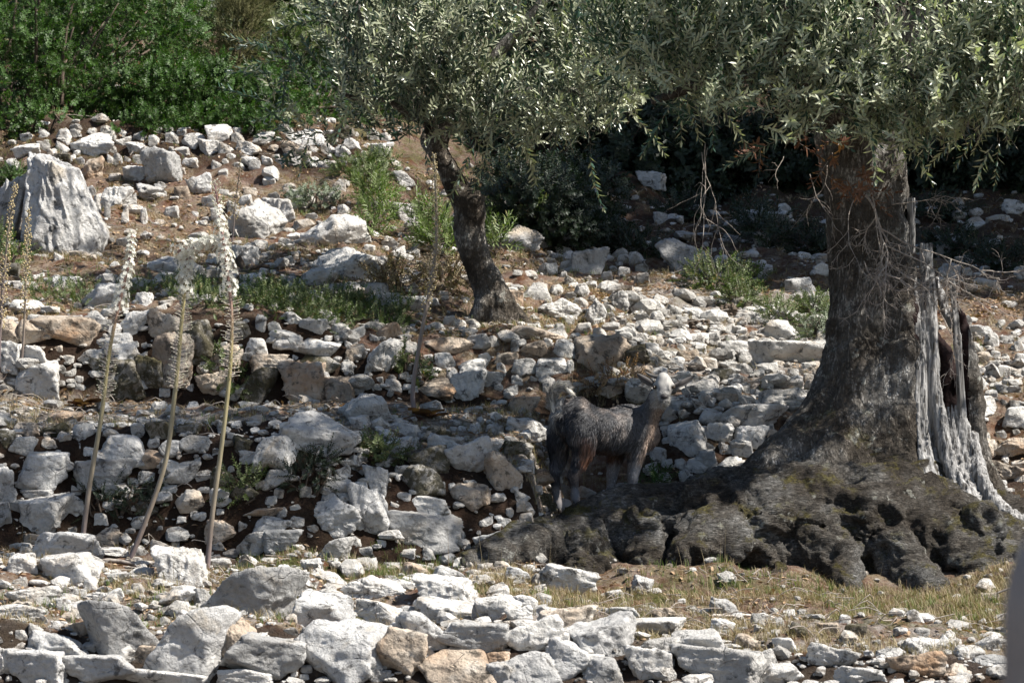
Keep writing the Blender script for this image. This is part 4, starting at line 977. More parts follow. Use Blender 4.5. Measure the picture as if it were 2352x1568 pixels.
bush('shrub', 'grey-green brush on the far slope right of the juniper', 'bush', [(860,170,25,.4,.3,.14),(940,220,24.5,.4,.3,.12),(660,190,25.5,.35,.3,.1),(740,210,25,.3,.3,.12),(590,120,26,.3,.2,.16)], 520, SH, M['grey'], M['darktwig'], shell=.3, seed=9, scale=(1,1.8))
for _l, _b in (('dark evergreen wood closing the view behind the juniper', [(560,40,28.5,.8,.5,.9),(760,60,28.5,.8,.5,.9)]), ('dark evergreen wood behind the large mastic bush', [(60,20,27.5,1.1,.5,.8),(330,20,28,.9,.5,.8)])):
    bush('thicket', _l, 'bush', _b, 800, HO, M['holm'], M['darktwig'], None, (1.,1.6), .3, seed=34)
bush('shrub', 'leggy green shrub right of the juniper at the top', 'bush', [(700,90,25.2,.3,.3,.3),(760,170,24.6,.25,.3,.15),(640,150,24.2,.2,.2,.14)], 420, MA, M['mastic'], M['darktwig'], shell=.35, seed=41)
# shrubs by the thin trunk
bush('rockrose', 'bright green rockrose with narrow leaves, left of the thin trunk', 'shrub', [(858,450,18.6,.12,.12,.11),(866,500,18.5,.09,.1,.11),(850,535,18.3,.06,.08,.06)], 95, CI, M['cistus'], M['darktwig'], 'rockroses by the thin trunk', up=1.2, shell=.3)
bush('rockrose', 'yellow-green rockrose touching the left side of the thin trunk', 'shrub', [(985,520,17.6,.11,.11,.12),(1005,560,17.5,.11,.1,.1)], 120, CI, M['cistus'], M['darktwig'], 'rockroses by the thin trunk', up=1.2, shell=.3)
bush('rockrose', 'small rockrose just right of the thin trunk', 'shrub', [(1140,555,17.8,.06,.06,.1),(1128,520,17.8,.04,.05,.08)], 34, CI, M['cistus'], M['darktwig'], 'rockroses by the thin trunk', up=1.2, shell=.3)
bush('shrub', 'dark green low shrub behind the bright rockrose', 'shrub', [(820,395,20.6,.2,.15,.1),(860,385,20.6,.15,.12,.1)], 260, MA, M['shrub'], M['darktwig'], scale=(.6,.9), seed=1)
bush('shrub', 'pale leafy shrub on the dark bank left of the bright rockrose', 'shrub', [(730,465,19.8,.14,.12,.07),(690,455,19.9,.08,.1,.04)], 120, MA, M['grey'], M['darktwig'], scale=(.6,.9), seed=2)
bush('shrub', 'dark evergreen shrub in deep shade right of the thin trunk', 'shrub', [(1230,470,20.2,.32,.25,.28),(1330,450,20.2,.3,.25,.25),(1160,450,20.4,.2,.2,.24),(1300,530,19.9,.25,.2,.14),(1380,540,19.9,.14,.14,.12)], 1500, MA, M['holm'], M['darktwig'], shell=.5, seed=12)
bush('rockrose', 'shaded rockrose standing before the dark evergreen shrub', 'shrub', [(1205,480,19.4,.07,.07,.13)], 46, CI, M['cistus'], M['darktwig'], up=1.2, shell=.3)
bush('shrub', 'pale low shrub beside the brown leaf litter, left of thick trunk', 'shrub', [(1705,685,18.2,.1,.1,.06),(1690,665,18.3,.05,.05,.08)], 110, SH, M['shrub'], M['darktwig'], seed=14, scale=(.8,1.3))
bush('shrub', 'round yellow-green shrublet touching the thick trunk', 'shrub', [(1872,712,18,.11,.1,.05)], 110, SH, M['shrub'], M['darktwig'], seed=15, scale=(.8,1.2))
bush('shrub', 'green shrublet between grey slabs near the thick trunk', 'shrub', [(1775,715,17.9,.06,.06,.05),(1790,735,17.7,.08,.08,.06)], 90, SH, M['shrub'], M['darktwig'], seed=16, scale=(.8,1.2))
bush('shrub', 'dark straggly shrub in shade left of the thick trunk', 'shrub', [(1755,540,20.8,.16,.12,.1),(1730,500,21,.08,.08,.1)], 120, CI, M['holm'], M['darktwig'], seed=17)
bush('shrub', 'dark low shrub at the foot of the shaded crag', 'shrub', [(1640,645,18.9,.17,.12,.09),(1700,640,18.9,.12,.12,.06)], 220, SH, M['shrub'], M['darktwig'], seed=18, scale=(1,1.5))
bush('shrub', 'grey sage tuft beside the long pale slab', 'shrub', [(1880,765,17,.1,.08,.05),(1915,750,17,.06,.06,.07)], 120, SH, M['grey'], M['darktwig'], seed=19)
bush('shrub', 'green shrublet growing at the top of the giant boulder', 'shrub', [(30,412,17.55,.09,.1,.05)], 150, SH, M['mastic'], M['darktwig'], seed=20, trunk=False)
bush('shrub', 'greenish shrub at the far left behind the squill stalks', 'shrub', [(25,590,17.0,.1,.1,.08),(0,560,17.0,.08,.08,.08)], 130, SH, M['cistus'], M['darktwig'], seed=21)
bush('shrub', 'leafy sprig growing between the hind legs of wall, near the goat', 'shrub', [(1500,1118,14.15,.07,.06,.035),(1520,1110,14.15,.04,.04,.03)], 26, CI, M['mastic'], M['darktwig'], up=.8, shell=.2, scale=(.5,.7), trunk=False)['label'] = 'bright leafy sprig beside the front legs of the goat'
bush('shrub', 'dark bramble clinging to the shaded wall right of the squills', 'shrub', [(700,1095,13.12,.10,.05,.08),(740,1060,13.2,.06,.05,.05)], 130, SH, M['holm'], M['darktwig'], seed=22, scale=(.6,.9))
bush('shrub', 'small dark bramble on the shaded wall under the grey boulder', 'shrub', [(870,1045,13.3,.08,.06,.05)], 110, SH, M['shrub'], M['darktwig'], seed=23)
bush('shrub', 'low bramble at the foot of the shaded wall, between two squills', 'shrub', [(235,1150,13.05,.12,.06,.07),(300,1130,13.1,.08,.06,.06),(350,1160,13.05,.08,.05,.05)], 130, SH, M['holm'], M['darktwig'], seed=24, scale=(.6,.9))
bush('shrub', 'thin bramble right of the tallest squill, low on the wall', 'shrub', [(560,1125,13.08,.1,.05,.07),(530,1100,13.1,.06,.05,.05)], 60, SH, M['shrub'], M['darktwig'], seed=25)
bush('shrub', 'leafy green sprig on the wall beside the bare squill stalk', 'shrub', [(950,850,15.1,.1,.06,.06),(920,820,15.15,.06,.05,.04)], 46, MA, M['shrub'], M['darktwig'], scale=(.6,.8), seed=26)
bush('shrub', 'small bramble on the middle wall behind the tall squills', 'shrub', [(505,845,15.05,.06,.05,.07),(540,885,15,.05,.05,.05)], 70, SH, M['shrub'], M['darktwig'], seed=27)
bush('shrub', 'dry grey-brown shrublet above the goat back', 'shrub', [(1390,885,15.05,.11,.08,.05),(1440,870,15.1,.07,.08,.05)], 70, SH, M['litter'], M['darktwig'], seed=28, scale=(.8,1.2))
bush('shrub', 'dry brown brush below the leaning grey boulder left of trunk', 'shrub', [(900,650,16.9,.12,.1,.1),(1010,640,16.8,.16,.1,.07)], 190, SH, M['drygrass'], M['darktwig'], seed=29, scale=(1,1.5))
def mat_cover():
    pos = []
    for (x0,x1,y0,y1,n) in ((440,620,672,715,260),(600,800,685,735,420),(780,945,705,752,300),(380,470,655,690,110),(60,220,668,700,130),(270,350,668,690,60)):
        for _ in range(n):
            px = RNG.uniform(x0,x1); r = RNG.uniform(y0,y1); 
            pos.append((px, r))
    pos = np.array(pos); Y = np.array([hit(a,b) for a,b in pos[::4]]).repeat(4)[:len(pos)]+RNG.normal(0,.03,len(pos))
    x = (pos[:,0]-CX)/F*Y; z = ground_z(x, Y)+RNG.uniform(0,.05,len(pos)); p = np.stack([x,Y,z],1)
    d = RNG.normal(size=p.shape)*.6+np.array([0,-.3,.8])
    n = len(p); Mx = frames(d)*RNG.uniform(.6,1.0,n)[:,None,None]; g = merge([q[0] for q in SH], RNG.integers(0,len(SH),n), Mx, p)
    tag(g.build('ground_cover', M['shrub']), 'creeping green mat along the top of the middle wall', 'ground cover', kind='stuff')
mat_cover()
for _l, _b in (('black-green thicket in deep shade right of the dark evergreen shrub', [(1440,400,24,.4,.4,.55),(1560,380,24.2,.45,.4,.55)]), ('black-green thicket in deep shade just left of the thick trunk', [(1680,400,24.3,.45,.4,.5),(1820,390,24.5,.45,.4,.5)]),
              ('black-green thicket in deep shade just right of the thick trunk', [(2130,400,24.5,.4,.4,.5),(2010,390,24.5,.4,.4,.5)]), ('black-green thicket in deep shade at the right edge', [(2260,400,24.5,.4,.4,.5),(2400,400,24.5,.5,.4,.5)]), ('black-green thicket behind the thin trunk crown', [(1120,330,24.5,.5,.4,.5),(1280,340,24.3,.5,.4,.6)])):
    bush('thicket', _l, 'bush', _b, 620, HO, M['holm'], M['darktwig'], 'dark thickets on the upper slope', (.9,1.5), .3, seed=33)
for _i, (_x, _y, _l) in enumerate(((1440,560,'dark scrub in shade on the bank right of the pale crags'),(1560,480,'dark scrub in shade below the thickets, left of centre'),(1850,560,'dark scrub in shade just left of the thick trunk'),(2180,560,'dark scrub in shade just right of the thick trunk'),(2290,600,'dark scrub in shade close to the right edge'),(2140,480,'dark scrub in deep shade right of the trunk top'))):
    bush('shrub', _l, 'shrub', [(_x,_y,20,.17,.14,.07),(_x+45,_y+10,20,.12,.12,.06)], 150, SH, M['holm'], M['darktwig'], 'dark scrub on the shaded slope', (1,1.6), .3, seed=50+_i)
# evergreen trees that close the view and shade the slope
def oak(label, px, Y, h, r, n, cl, group='evergreen oaks on the dark upper slope', low=.12, sc=(1.0,1.6)):
    x = (px-CX)/F*Y; z = float(ground_z(np.array([x]), np.array([Y]))[0]); base = np.array([x,Y,z]); root = empty('evergreen_oak', base, label, 'tree', group)
    g = Geo(); rg = random.Random(int(px)); 
    p = spline(np.array([[x,Y,z-.1],[x+.05,Y,z+h*.2],[x-.1,Y+.1,z+h*.5],[x,Y,z+h*.8]]), 14); V,T,Q = tube(p, np.linspace(.05*h/2, .015*h, 14), 9); g.add(V,T,Q)
    g.build('trunk', M['darktwig'], root, base); g = Geo(); an = []
    for j in range(9):
        a = rg.uniform(0, 6.28); s = p[rg.randrange(4, 13)]; e = s+np.array([math.cos(a)*r*.8, math.sin(a)*r*.7, rg.uniform(-.1,.35)*h*.4]); q = spline(np.array([s, (s+e)/2+[0,0,.15], e]), 8)
        V,T,Q = tube(q, np.linspace(.02*h/2,.006*h/2,8), 6); g.add(V,T,Q); an.append(e)
    g.build('limb', M['darktwig'], root, base)
    pos = []; dr = []
    for j in range(cl):
        u = np.array([rg.gauss(0,1), rg.gauss(0,1), rg.gauss(0,1)]); u /= np.linalg.norm(u); c = base+np.array([0,0,h*(low+(1-low)/2)])+u*np.array([r*.72, r*.62, h*(1-low)/2*.8])*rg.uniform(.45,1)
        m = n//cl; v = RNG.normal(size=(m,3)); v /= np.linalg.norm(v,axis=1)[:,None]; rad = r*rg.uniform(.26,.42)
        pos.append(c+v*rad*RNG.uniform(.5,1.05,m)[:,None]*np.array([1,1,.75])); dr.append(v+np.array([0,0,.3])+RNG.normal(size=(m,3))*.4)
    pos = np.concatenate(pos); dr = np.concatenate(dr); k = pos[:,2] > ground_z(pos[:,0],pos[:,1]); 
    foliage('crown', pos[k], dr[k], HO, M['holm'], None, root, base, sc)
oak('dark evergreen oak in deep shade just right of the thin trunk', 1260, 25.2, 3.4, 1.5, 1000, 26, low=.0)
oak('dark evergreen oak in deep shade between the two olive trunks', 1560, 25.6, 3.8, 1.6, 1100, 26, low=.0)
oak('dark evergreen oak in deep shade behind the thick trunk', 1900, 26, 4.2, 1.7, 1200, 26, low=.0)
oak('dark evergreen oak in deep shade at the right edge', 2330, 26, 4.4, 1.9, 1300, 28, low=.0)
oak('dark evergreen oak far behind the thin olive crown', 980, 28.5, 3.6, 1.5, 900, 22, low=.0)
oak('dark evergreen oak beyond the juniper at the top edge', 720, 31, 4.0, 1.6, 900, 22, low=.0)
oak('broad evergreen oak shading the slope from the right', 3008, 23.0, 8.2, 2.3, 1500, 36, 'evergreen oaks right of the view', .38, (2,3))
oak('tall evergreen oak shading the slope from the right', 3296, 20.5, 8.2, 2.2, 1500, 36, 'evergreen oaks right of the view', .42, (2,3))
oak('tall evergreen oak beyond the right edge', 3443, 18.6, 8.0, 2.1, 1600, 36, 'evergreen oaks right of the view', .35, (2,3))

# ------------------------------------------------------------------ grass, litter
def blade_set(n, seed, h, w, cnt, lean):
    out = []; rg = np.random.default_rng(seed)
    for _ in range(n):
        g = Geo()
        for b in range(cnt):
            a = rg.uniform(0, 6.28); ln = h*rg.uniform(.4,1.15); le = rg.uniform(.1,1)*lean; o = rg.normal(size=3)*h*.18; o[2] = 0
            t = np.array([0,.4,.75,1]); c = np.stack([np.cos(a)*le*ln*t**1.7, np.sin(a)*le*ln*t**1.7, ln*t*(1-.25*le*t)],1)+o
            sd = np.array([-np.sin(a), np.cos(a), 0])*w
            V = np.array([c[0]-sd, c[0]+sd, c[1]-sd*.8, c[1]+sd*.8, c[2]-sd*.5, c[2]+sd*.5, c[3]])
            g.add(V, [[4,5,6]], [[0,1,3,2],[2,3,5,4]], rg.random())
        out.append(g.out())
    return out
def scatter(zones, seed):
    """zones: (px0,px1,Y0,Y1,n)"""
    r = np.random.default_rng(seed); P_ = []
    for (a,b,y0,y1,n) in zones:
        px = r.uniform(a,b,n*2); Y = r.uniform(y0,y1,n*2); x = (px-CX)/F*Y; c = vnoise(np.stack([x*1.9,Y*1.9,Y*0],1), seed)+.35*vnoise(np.stack([x*6,Y*6,Y*0],1), seed+1)
        k = np.argsort(-(c+r.normal(0,.3,n*2)))[:n]; x, Y = x[k], Y[k]; P_.append(np.stack([x,Y,ground_z(x,Y)-.004],1))
    return np.concatenate(P_)
def grass(name, label, zones, protos, mat, seed, sc=(.6,1.3)):
    p = scatter(zones, seed); n = len(p); a = RNG.uniform(0,6.28,n); s = RNG.uniform(*sc,n); R = np.zeros((n,3,3))
    R[:,0,0]=np.cos(a); R[:,0,1]=-np.sin(a); R[:,1,0]=np.sin(a); R[:,1,1]=np.cos(a); R[:,2,2]=1
    g = merge(protos, RNG.integers(0,len(protos),n), R*s[:,None,None], p); tag(g.build(name, mat), label, 'grass', kind='stuff'); print(name, n)
grass('dry_grass', 'dry straw grass over the terraces', [(-100,2450,11.0,13.1,2600),(1150,2450,11.0,13.25,1500),(1080,2400,12.2,13.3,1900),(-100,1300,13.6,15.0,900),(-100,1450,15.5,20,3600),(1150,1500,14.2,15.6,500),(1450,2400,14.4,18.6,700),(1300,2400,18,24,1400),(-100,1000,20,22.3,1600)], blade_set(12, 3, .05, .0011, 9, 1.3), M['drygrass'], 61)
grass('green_grass', 'short green grass tufts on the ledges', [(850,2300,12.1,13.25,1000),(500,1100,12.3,13.0,260),(-50,1300,13.6,15.0,130),(-100,1400,15.5,22,1100),(1400,2300,14.5,18.5,120),(0,700,11.1,12,140)], blade_set(6, 5, .045, .0013, 8, .7), M['greengrass'], 71)
grass('grass_stems', 'tall dry seed stems in front of the root', [(1100,2350,11.6,13.2,60),(0,1100,11.4,13,30),(1200,1450,14.4,15.4,26)], blade_set(6, 9, .2, .0009, 2, .35), M['drygrass'], 81)
def leaf_litter():
    g0 = [];
    for s in range(6):
        V, T, Q = leaf3(.03, .012, .2); g0.append((V, T, Q, np.full(len(V), random.random())))
    p = scatter([(1380,2400,17.2,19,5200),(-100,1400,15.6,22.5,15000),(-100,1300,13.6,15,2600),(-100,2400,11,13.2,3800),(1300,2400,19,24,4200),(1400,2400,14.4,17.2,900)], 91); n = len(p)
    d = RNG.normal(size=(n,3)); d[:,2] *= .35; Mx = frames(d, upbias=.6)*RNG.uniform(.6,1.3,n)[:,None,None]; p[:,2] += .008
    tag(merge(g0, RNG.integers(0,6,n), Mx, p).build('leaf_litter', M['litter']), 'fallen brown leaves over the earth', 'leaves', kind='stuff')
    # broken twigs
    g = Geo(); q = scatter([(-100,1300,12.2,15,330),(-100,1400,15.6,22,900),(1200,2400,11.2,13.2,260),(1400,2400,15,23,500)], 93)
    for c in q:
        a = random.uniform(0,6.28); l = random.uniform(.04,.16); d = np.array([math.cos(a), math.sin(a)*.6, random.uniform(-.1,.25)])*l
        V,T,Q = tube(spline(np.array([c+[0,0,.01], c+d*.5+RNG.normal(size=3)*.012+[0,0,.02], c+d+[0,0,.012]]),5), .0022, 4, False); g.add(V,None,Q)
    tag(g.build('fallen_twigs', M['deadtwig']), 'broken twigs lying on the terraces', 'twigs', kind='stuff')
leaf_litter()

# ------------------------------------------------------------------ sea squills
def squill(pts, Y, label, f0, f1, tipr, dens=1., kind='flower', thick=.0125, group='sea squills in bloom', shr=.5):
    p3 = np.array([list(P(a, b, Y+(q[0] if q else 0))) for a, b, *q in pts]); base = p3[0].copy()
    base[2] = min(base[2], float(ground_z(base[:1], base[1:2])[0])); p3[0] = base-[0,0,.02]
    dens *= 1.45
    root = empty('sea_squill', base, label, 'plant', group)
    c = spline(p3, 70); t = np.linspace(0,1,70); r = thick*(1-.62*t)
    V,T,Q = tube(c, r, 8); a = np.repeat(t, 8); a = np.r_[a, 0, 1]*(1 if kind == 'flower' else .25)
    mk('stalk', V, T, Q, M['stalk'], root, base, attrs={'rnd': a})
    seg = np.r_[0, np.cumsum(np.linalg.norm(np.diff(c,axis=0),axis=1))]; L = seg[-1]
    row = HZ-c[:,2]*F/c[:,1]; i0 = f0; n = int(300*dens*(L*(f1-f0))/.9)
    ft = Geo(); fs = Geo(); fp = Geo(); rg = random.Random(int(pts[0][0])+5)
    for i in range(n):
        if rg.random() < .24: continue
        u = f0+(f1-f0)*(i+rg.random())/n; s = u*L; q = np.array([np.interp(s, seg, c[:,k]) for k in range(3)]); q2 = np.array([np.interp(min(s+.02,L), seg, c[:,k]) for k in range(3)]); q1 = np.array([np.interp(max(s-.02,0), seg, c[:,k]) for k in range(3)])
        tt = q2-q1; tt /= np.linalg.norm(tt)+1e-9; a = i*2.39996+rg.uniform(-.2,.2); x = np.cross(tt,[.1,1,.2]); x /= np.linalg.norm(x); y = np.cross(tt,x)
        v = (u-f0)/(f1-f0)                                              # 0 bottom of the spike .. 1 tip
        up = .12+.9*v**3; d = math.cos(a)*x+math.sin(a)*y+tt*up; d /= np.linalg.norm(d)
        ln = (.038 if kind == 'flower' else .020)*(1-shr*v**3)*rg.uniform(.55,1.3)
        e = q+d*ln; V,T,Q = tube(np.array([q, q+d*ln*.5+[0,0,-.001], e]), .0011, 3, False); fs.add(V,None,Q)
        open_ = kind == 'flower' and tipr[0] < v < tipr[1]
        if open_:
            z = d; xx = np.cross(z,[.3,.2,.9]); xx /= np.linalg.norm(xx); yy = np.cross(z,xx); pr = .0132
            for k in range(6):
                b = k*math.pi/3; s1 = math.cos(b)*xx+math.sin(b)*yy; s2 = -math.sin(b)*xx+math.cos(b)*yy
                V = np.array([e, e+s1*pr*.55+s2*.0034+z*.002, e+s1*pr+z*.0015, e+s1*pr*.55-s2*.0034+z*.002]); ft.add(V,None,[[0,1,2,3]], rg.random())
        else:
            low = kind == 'flower' and v < tipr[0]; big = (.0042 if low else .0072) if kind == 'flower' else .0062; w_ = big*((.42 if low else .52) if kind == 'flower' else .8)
            Vs = ICO[1][0]*np.array([w_, w_, big*(1-.35*v)]); z = d; xx = np.cross(z,[.3,.2,.9]); xx /= np.linalg.norm(xx); yy = np.cross(z,xx)
            (fp if kind != 'flower' or v < .999 else ft).add(Vs@np.stack([xx,yy,z])+e+d*big*.8, ICO[1][1], None, rg.random())
    sp = fs.build('flower_spike', M['podstem'], root, base)
    if ft.n: ft.build('blossoms', M['petal'], sp, base).location = (0,0,0)
    if fp.n: fp.build('buds', M['pod'] if kind == 'flower' else M['podseed'], sp, base).location = (0,0,0)
squill([(185,1240),(205,1120),(232,960),(248,830),(264,740),(285,650),(298,590),(303,535)], 12.95, 'left one of the three tall white-flowering squills', .48, 1, (.52,.97))
squill([(288,1300),(335,1195),(380,1060),(402,900),(416,750),(426,640),(428,592),(410,578,-.02),(440,568,-.03),(480,556,-.03),(515,548,-.03)], 12.75, 'squill whose white flower head is bent over to the right', .50, 1, (.5,.97), 1.5, shr=.1)
squill([(475,1305),(488,1180),(512,1000),(528,850),(532,730),(522,620),(508,520),(493,420)], 12.6, 'tallest of the white-flowering squills, right of the bent one', .5, 1, (.42,.86))
squill([(955,962),(948,900),(962,800),(988,660),(1002,560),(1001,450),(997,355)], 14.55, 'single bare curved squill stalk in front of the thin olive trunk', .42, 1, (2,3), .8, 'seed', .0135, None)
squill([(30,905),(48,840),(56,740),(60,620),(66,478)], 15.0, 'right one of two dry seeding squills at the far left', .45, 1, (2,3), .75, 'seed', .009, 'seeding squills at the far left')
squill([(-8,800),(4,690),(12,600),(22,510),(36,425)], 14.9, 'leftmost squill, seeding, cut by the left picture edge', .35, 1, (2,3), .75, 'seed', .009, 'seeding squills at the far left')
squill([(520,610),(535,540),(540,470),(547,420),(552,368)], 17.4, 'small far dark squill stalk behind the tallest white squill', .45, 1, (2,3), .55, 'seed', .005, None)
def dry_leaves(px, row, label, s=1., Y=None):
    Y = Y or hit(px, row); x = (px-CX)/F*Y; base = np.array([x, Y, float(ground_z(np.array([x]), np.array([Y]))[0])]); g = Geo(); rg = random.Random(int(px))
    for j in range(13):
        a = rg.uniform(0,6.28); L = rg.uniform(.05,.11)*s; w = rg.uniform(.018,.03)*s; t = np.linspace(0,1,7); el = rg.uniform(.1,1.1)
        c = np.stack([np.cos(a)*L*t*np.cos(el*(1-t*.8)), np.sin(a)*L*t*np.cos(el*(1-t)), .01+L*np.sin(el)*t-.5*L*t**2*el],1); sd = np.array([-np.sin(a),np.cos(a),0])
        ww = w*np.sin(np.pi*(t*.86+.1)); V = np.concatenate([c-sd*ww[:,None]+[0,0,.006], c-[0,0,.004], c+sd*ww[:,None]+[0,0,.009]]); V[:,2] = np.maximum(V[:,2], .004)
        Q = [[i,i+1,i+8,i+7] for i in range(6)]+[[i+7,i+8,i+15,i+14] for i in range(6)]; g.add(V+base, None, Q, rg.random())
    tag(g.build('dried_leaves', M['deadleaf'], None, base), label, 'dried leaves', 'withered squill leaves')
dry_leaves(988, 966, 'curled red-brown withered leaves at the foot of the bare squill stalk', 1.05)
dry_leaves(186, 940, 'clump of brown withered leaves on the ledge, left of the squills', 1.15)
# fallen sticks
def stick(pts, Y, r, label, mat='deadtwig'):
    c = spline(np.array([P(a,b,Y) for a,b in pts]), 24); c[:,2] = np.maximum(c[:,2], ground_z(c[:,0], c[:,1])+r); c += fbm(c*30, 1, 3)[:,None]*r*.5
    V,T,Q = tube(c, np.linspace(r, r*.6, 24), 7); base = c[0].copy(); tag(mk('stick', V, T, Q, M[mat], None, base, attrs={'rnd': np.full(len(V), .4)}), label, 'stick', 'fallen sticks')
stick([(1625,1423),(1740,1432),(1830,1440),(1890,1446)], 12.05, .007, 'long pale dry cane lying in the grass at the right', 'podstem')
stick([(235,1304),(300,1302),(360,1290)], 12.7, .010, 'dark stick lying across the foot of the bent squill')
stick([(1095,1335),(1120,1322),(1150,1318),(1190,1330)], 12.75, .014, 'bleached curved root stick below the root tip')
stick([(545,590),(565,625),(590,632),(620,618)], 16.9, .02, 'dark curved branch lying behind the tallest squill', 'darktwig')
stick([(2290,1362),(2320,1350),(2345,1342)], 12.6, .005, 'thin pale twig near the blurred post')
def stump(px,row,label,s):
    Y = hit(px,row); c = P(px,row,Y); V,T = ICO[5]; p = rock_shape(V, 900+int(px), planes=9, rough=.2, flute=.2); p *= np.array([s,s*.8,s*.8])
    tag(mk('root_stump', p+c, T, None, M['darktwig'], None, c), label, 'stump', 'gnarled root stumps')
stump(1605, 752, 'gnarled dark root stump, lower left of the two', .13); stump(1680, 718, 'gnarled dark root stump with jagged top, upper right of the two', .15)
# out-of-focus post close to the lens
def post():
    c = spline(np.array([[.392,1.9,-1.5],[.380,1.9,-.8],[.369,1.9,-.33],[.373,1.9,-.09]]), 30); a = fbm(c*9,2,3)*.003; r = np.full(30,.042)+a; r[-3:] *= [.93,.75,.35]
    V,T,Q = tube(c, r, 18); tag(mk('wooden_post', V, T, Q, M['post'], None, c[0]), 'blurred grey-brown wooden post close by at the right edge', 'post')
post()
# ------------------------------------------------------------------ the goat
def goat():
    base = P(1375, 1160, 14.12); root = empty('goat', base, 'young grey goat standing on the root, head turned to look back at the camera', 'goat')
    A0 = P(1300,960,14.0); 
    s = SDF((.1, 13.7, -.78), (1.0, 14.6, .02), .0075)
    k = .03
    s.chain([(1296,962,14.02,.052),(1318,962,14.03,.082),(1345,978,14.07,.095),(1378,988,14.12,.097),(1410,990,14.18,.099),(1440,985,14.23,.104),(1466,988,14.27,.088),(1484,1000,14.28,.062)], k, n=16)
    s.chain([(1300,935,14.02,.035),(1330,937,14.04,.045),(1345,945,14.06,.04)], .03)                 # rump
    s.chain([(1425,958,14.22,.05),(1450,952,14.25,.045)], .03)                                        # withers
    s.chain([(1462,985,14.26,.075),(1482,962,14.25,.058),(1500,938,14.22,.045),(1512,915,14.19,.040),(1519,898,14.17,.036)], .025, n=9)   # neck
    # head
    s.chain([(1524,879,14.16,.040),(1524,888,14.13,.041),(1525,900,14.10,.031),(1525.5,913,14.06,.0245),(1526,922,14.045,.0215)], .014, n=9)
    s.chain([(1524,930,14.065,.016),(1524,918,14.09,.024)], .012)                                      # chin and jaw
    s.chain([(1505,886,14.135,.014),(1508,890,14.125,.013)], .012); s.chain([(1545,886,14.135,.014),(1541,890,14.125,.013)], .012)        # brow ridges
    s.chain([(1524,868,14.15,.030),(1524,872,14.13,.028)], .012)
    # hind legs
    s.chain([(1322,975,13.99,.07),(1336,1000,13.96,.064),(1340,1030,13.96,.045),(1330,1062,13.95,.030),(1318,1090,13.93,.0205),(1319,1112,13.925,.0165),(1321,1138,13.925,.0155),(1322,1150,13.92,.019)], .02, n=16)
    s.chain([(1296,975,14.08,.062),(1284,1005,14.08,.054),(1284,1038,14.08,.038),(1279,1068,14.07,.027),(1274,1096,14.05,.0205),(1277,1120,14.05,.0165),(1280,1150,14.05,.0155),(1281,1166,14.045,.019)], .02, n=16)
    s.chain([(1318,1082,13.945,.012),(1313,1092,13.93,.013)], .012); s.chain([(1274,1088,14.06,.012),(1269,1098,14.05,.013)], .012)
    # fore legs
    s.chain([(1458,1000,14.22,.062),(1461,1030,14.215,.046),(1459,1056,14.21,.030),(1455,1084,14.205,.0235),(1453,1106,14.205,.017),(1452,1126,14.205,.016),(1451,1138,14.2,.019)], .02, n=14)
    s.chain([(1424,1010,14.32,.056),(1416,1036,14.32,.042),(1411,1060,14.32,.029),(1406,1088,14.31,.023),(1404,1108,14.31,.0165),(1402,1128,14.31,.0155),(1401,1140,14.31,.018)], .02, n=14)
    s.chain([(1278,952,14.03,.022),(1272,930,14.04,.018),(1270,905,14.03,.015),(1278,889,14.02,.012),(1292,888,14.01,.010),(1301,893,14.0,.007)], .015, n=9)   # tail dock
    for c in ((1502.5,889,14.105),(1547,889,14.105)): q = P(*c); s.seg(q, q+[0,.004,0], .0095, .009, .006, sub=True)    # eye sockets
    q1 = P(1513,923.5,14.02); q2 = P(1538,923.5,14.02); s.seg(q1, q2, .0022, .0022, .003, sub=True)                       # mouth line
    V, Q = s.mesh(); N = vnormals(V, Q); V = V+N*(fbm(V*18, 2, 3)*.0025)[:,None]
    def coat(V):
        px = CX+V[:,0]*F/V[:,1]; row = HZ-V[:,2]*F/V[:,1]; n = fbm(V*22, 3, 12)*.5; c = np.zeros((len(V),3))
        black = np.array([.014,.0145,.018]); grey = np.array([.068,.067,.070]); rust = np.array([.12,.052,.028]); pale = np.array([.25,.24,.225]); cream = np.array([.27,.20,.155])
        def mixc(c, b, w): w = np.clip(w,0,1)[:,None]; return c*(1-w)+b*w
        c[:] = black
        c = mixc(c, grey, (px-1385)/70+n*.6-.1+(row-960)/160)
        c = mixc(c, grey*1.2, (row-1035)/30*(px < 1300)+n*.3)
        cl = lambda v: np.clip(v, 0, 1)
        c = mixc(c, rust, cl(1-np.abs(px-1350)/22)*cl(1-np.abs(row-1045)/48)*2.0*(V[:,1] < 14.06)*(1+n))
        c = mixc(c, rust*.7, cl(1-np.abs(px-1400)/60)*cl(1-np.abs(row-1050)/26)*1.3)
        c = mixc(c, black, (row-1078)/10*(px < 1345)*(row < 1125)+n*.3)
        c = mixc(c, grey*2.2, (row-1112)/14*(px < 1345)+n*.3)
        c = mixc(c, grey*3., (row-1050)/20*(px > 1385))
        c = mixc(c, cream, ((px-1478)/16+(row-1000)/60)*(row > 930)*(row < 1060)*(px>1455)+n*.5)
        c = mixc(c, cream*.8, (px-1505)/18*(row > 925)*(row < 1000))
        head = (row < 938) & (px > 1493) & (V[:,1] < 14.185)
        c = mixc(c, pale*1.3, head*1.*(1.1-np.clip((row-893)/26,0,1)*0)*(1-np.clip((np.abs(px-1525)-21)/6,0,1)*.6))
        c = mixc(c, grey*1.3, head*cl(1-np.abs(row-893)/12)*.8*(np.abs(px-1525) < 12))
        c = mixc(c, black*.7, head*cl(1.5-np.hypot(px-1504,(row-889)*1.2)/5.5)*1.2+head*cl(1.5-np.hypot(px-1546,(row-889)*1.2)/5.5)*1.2)
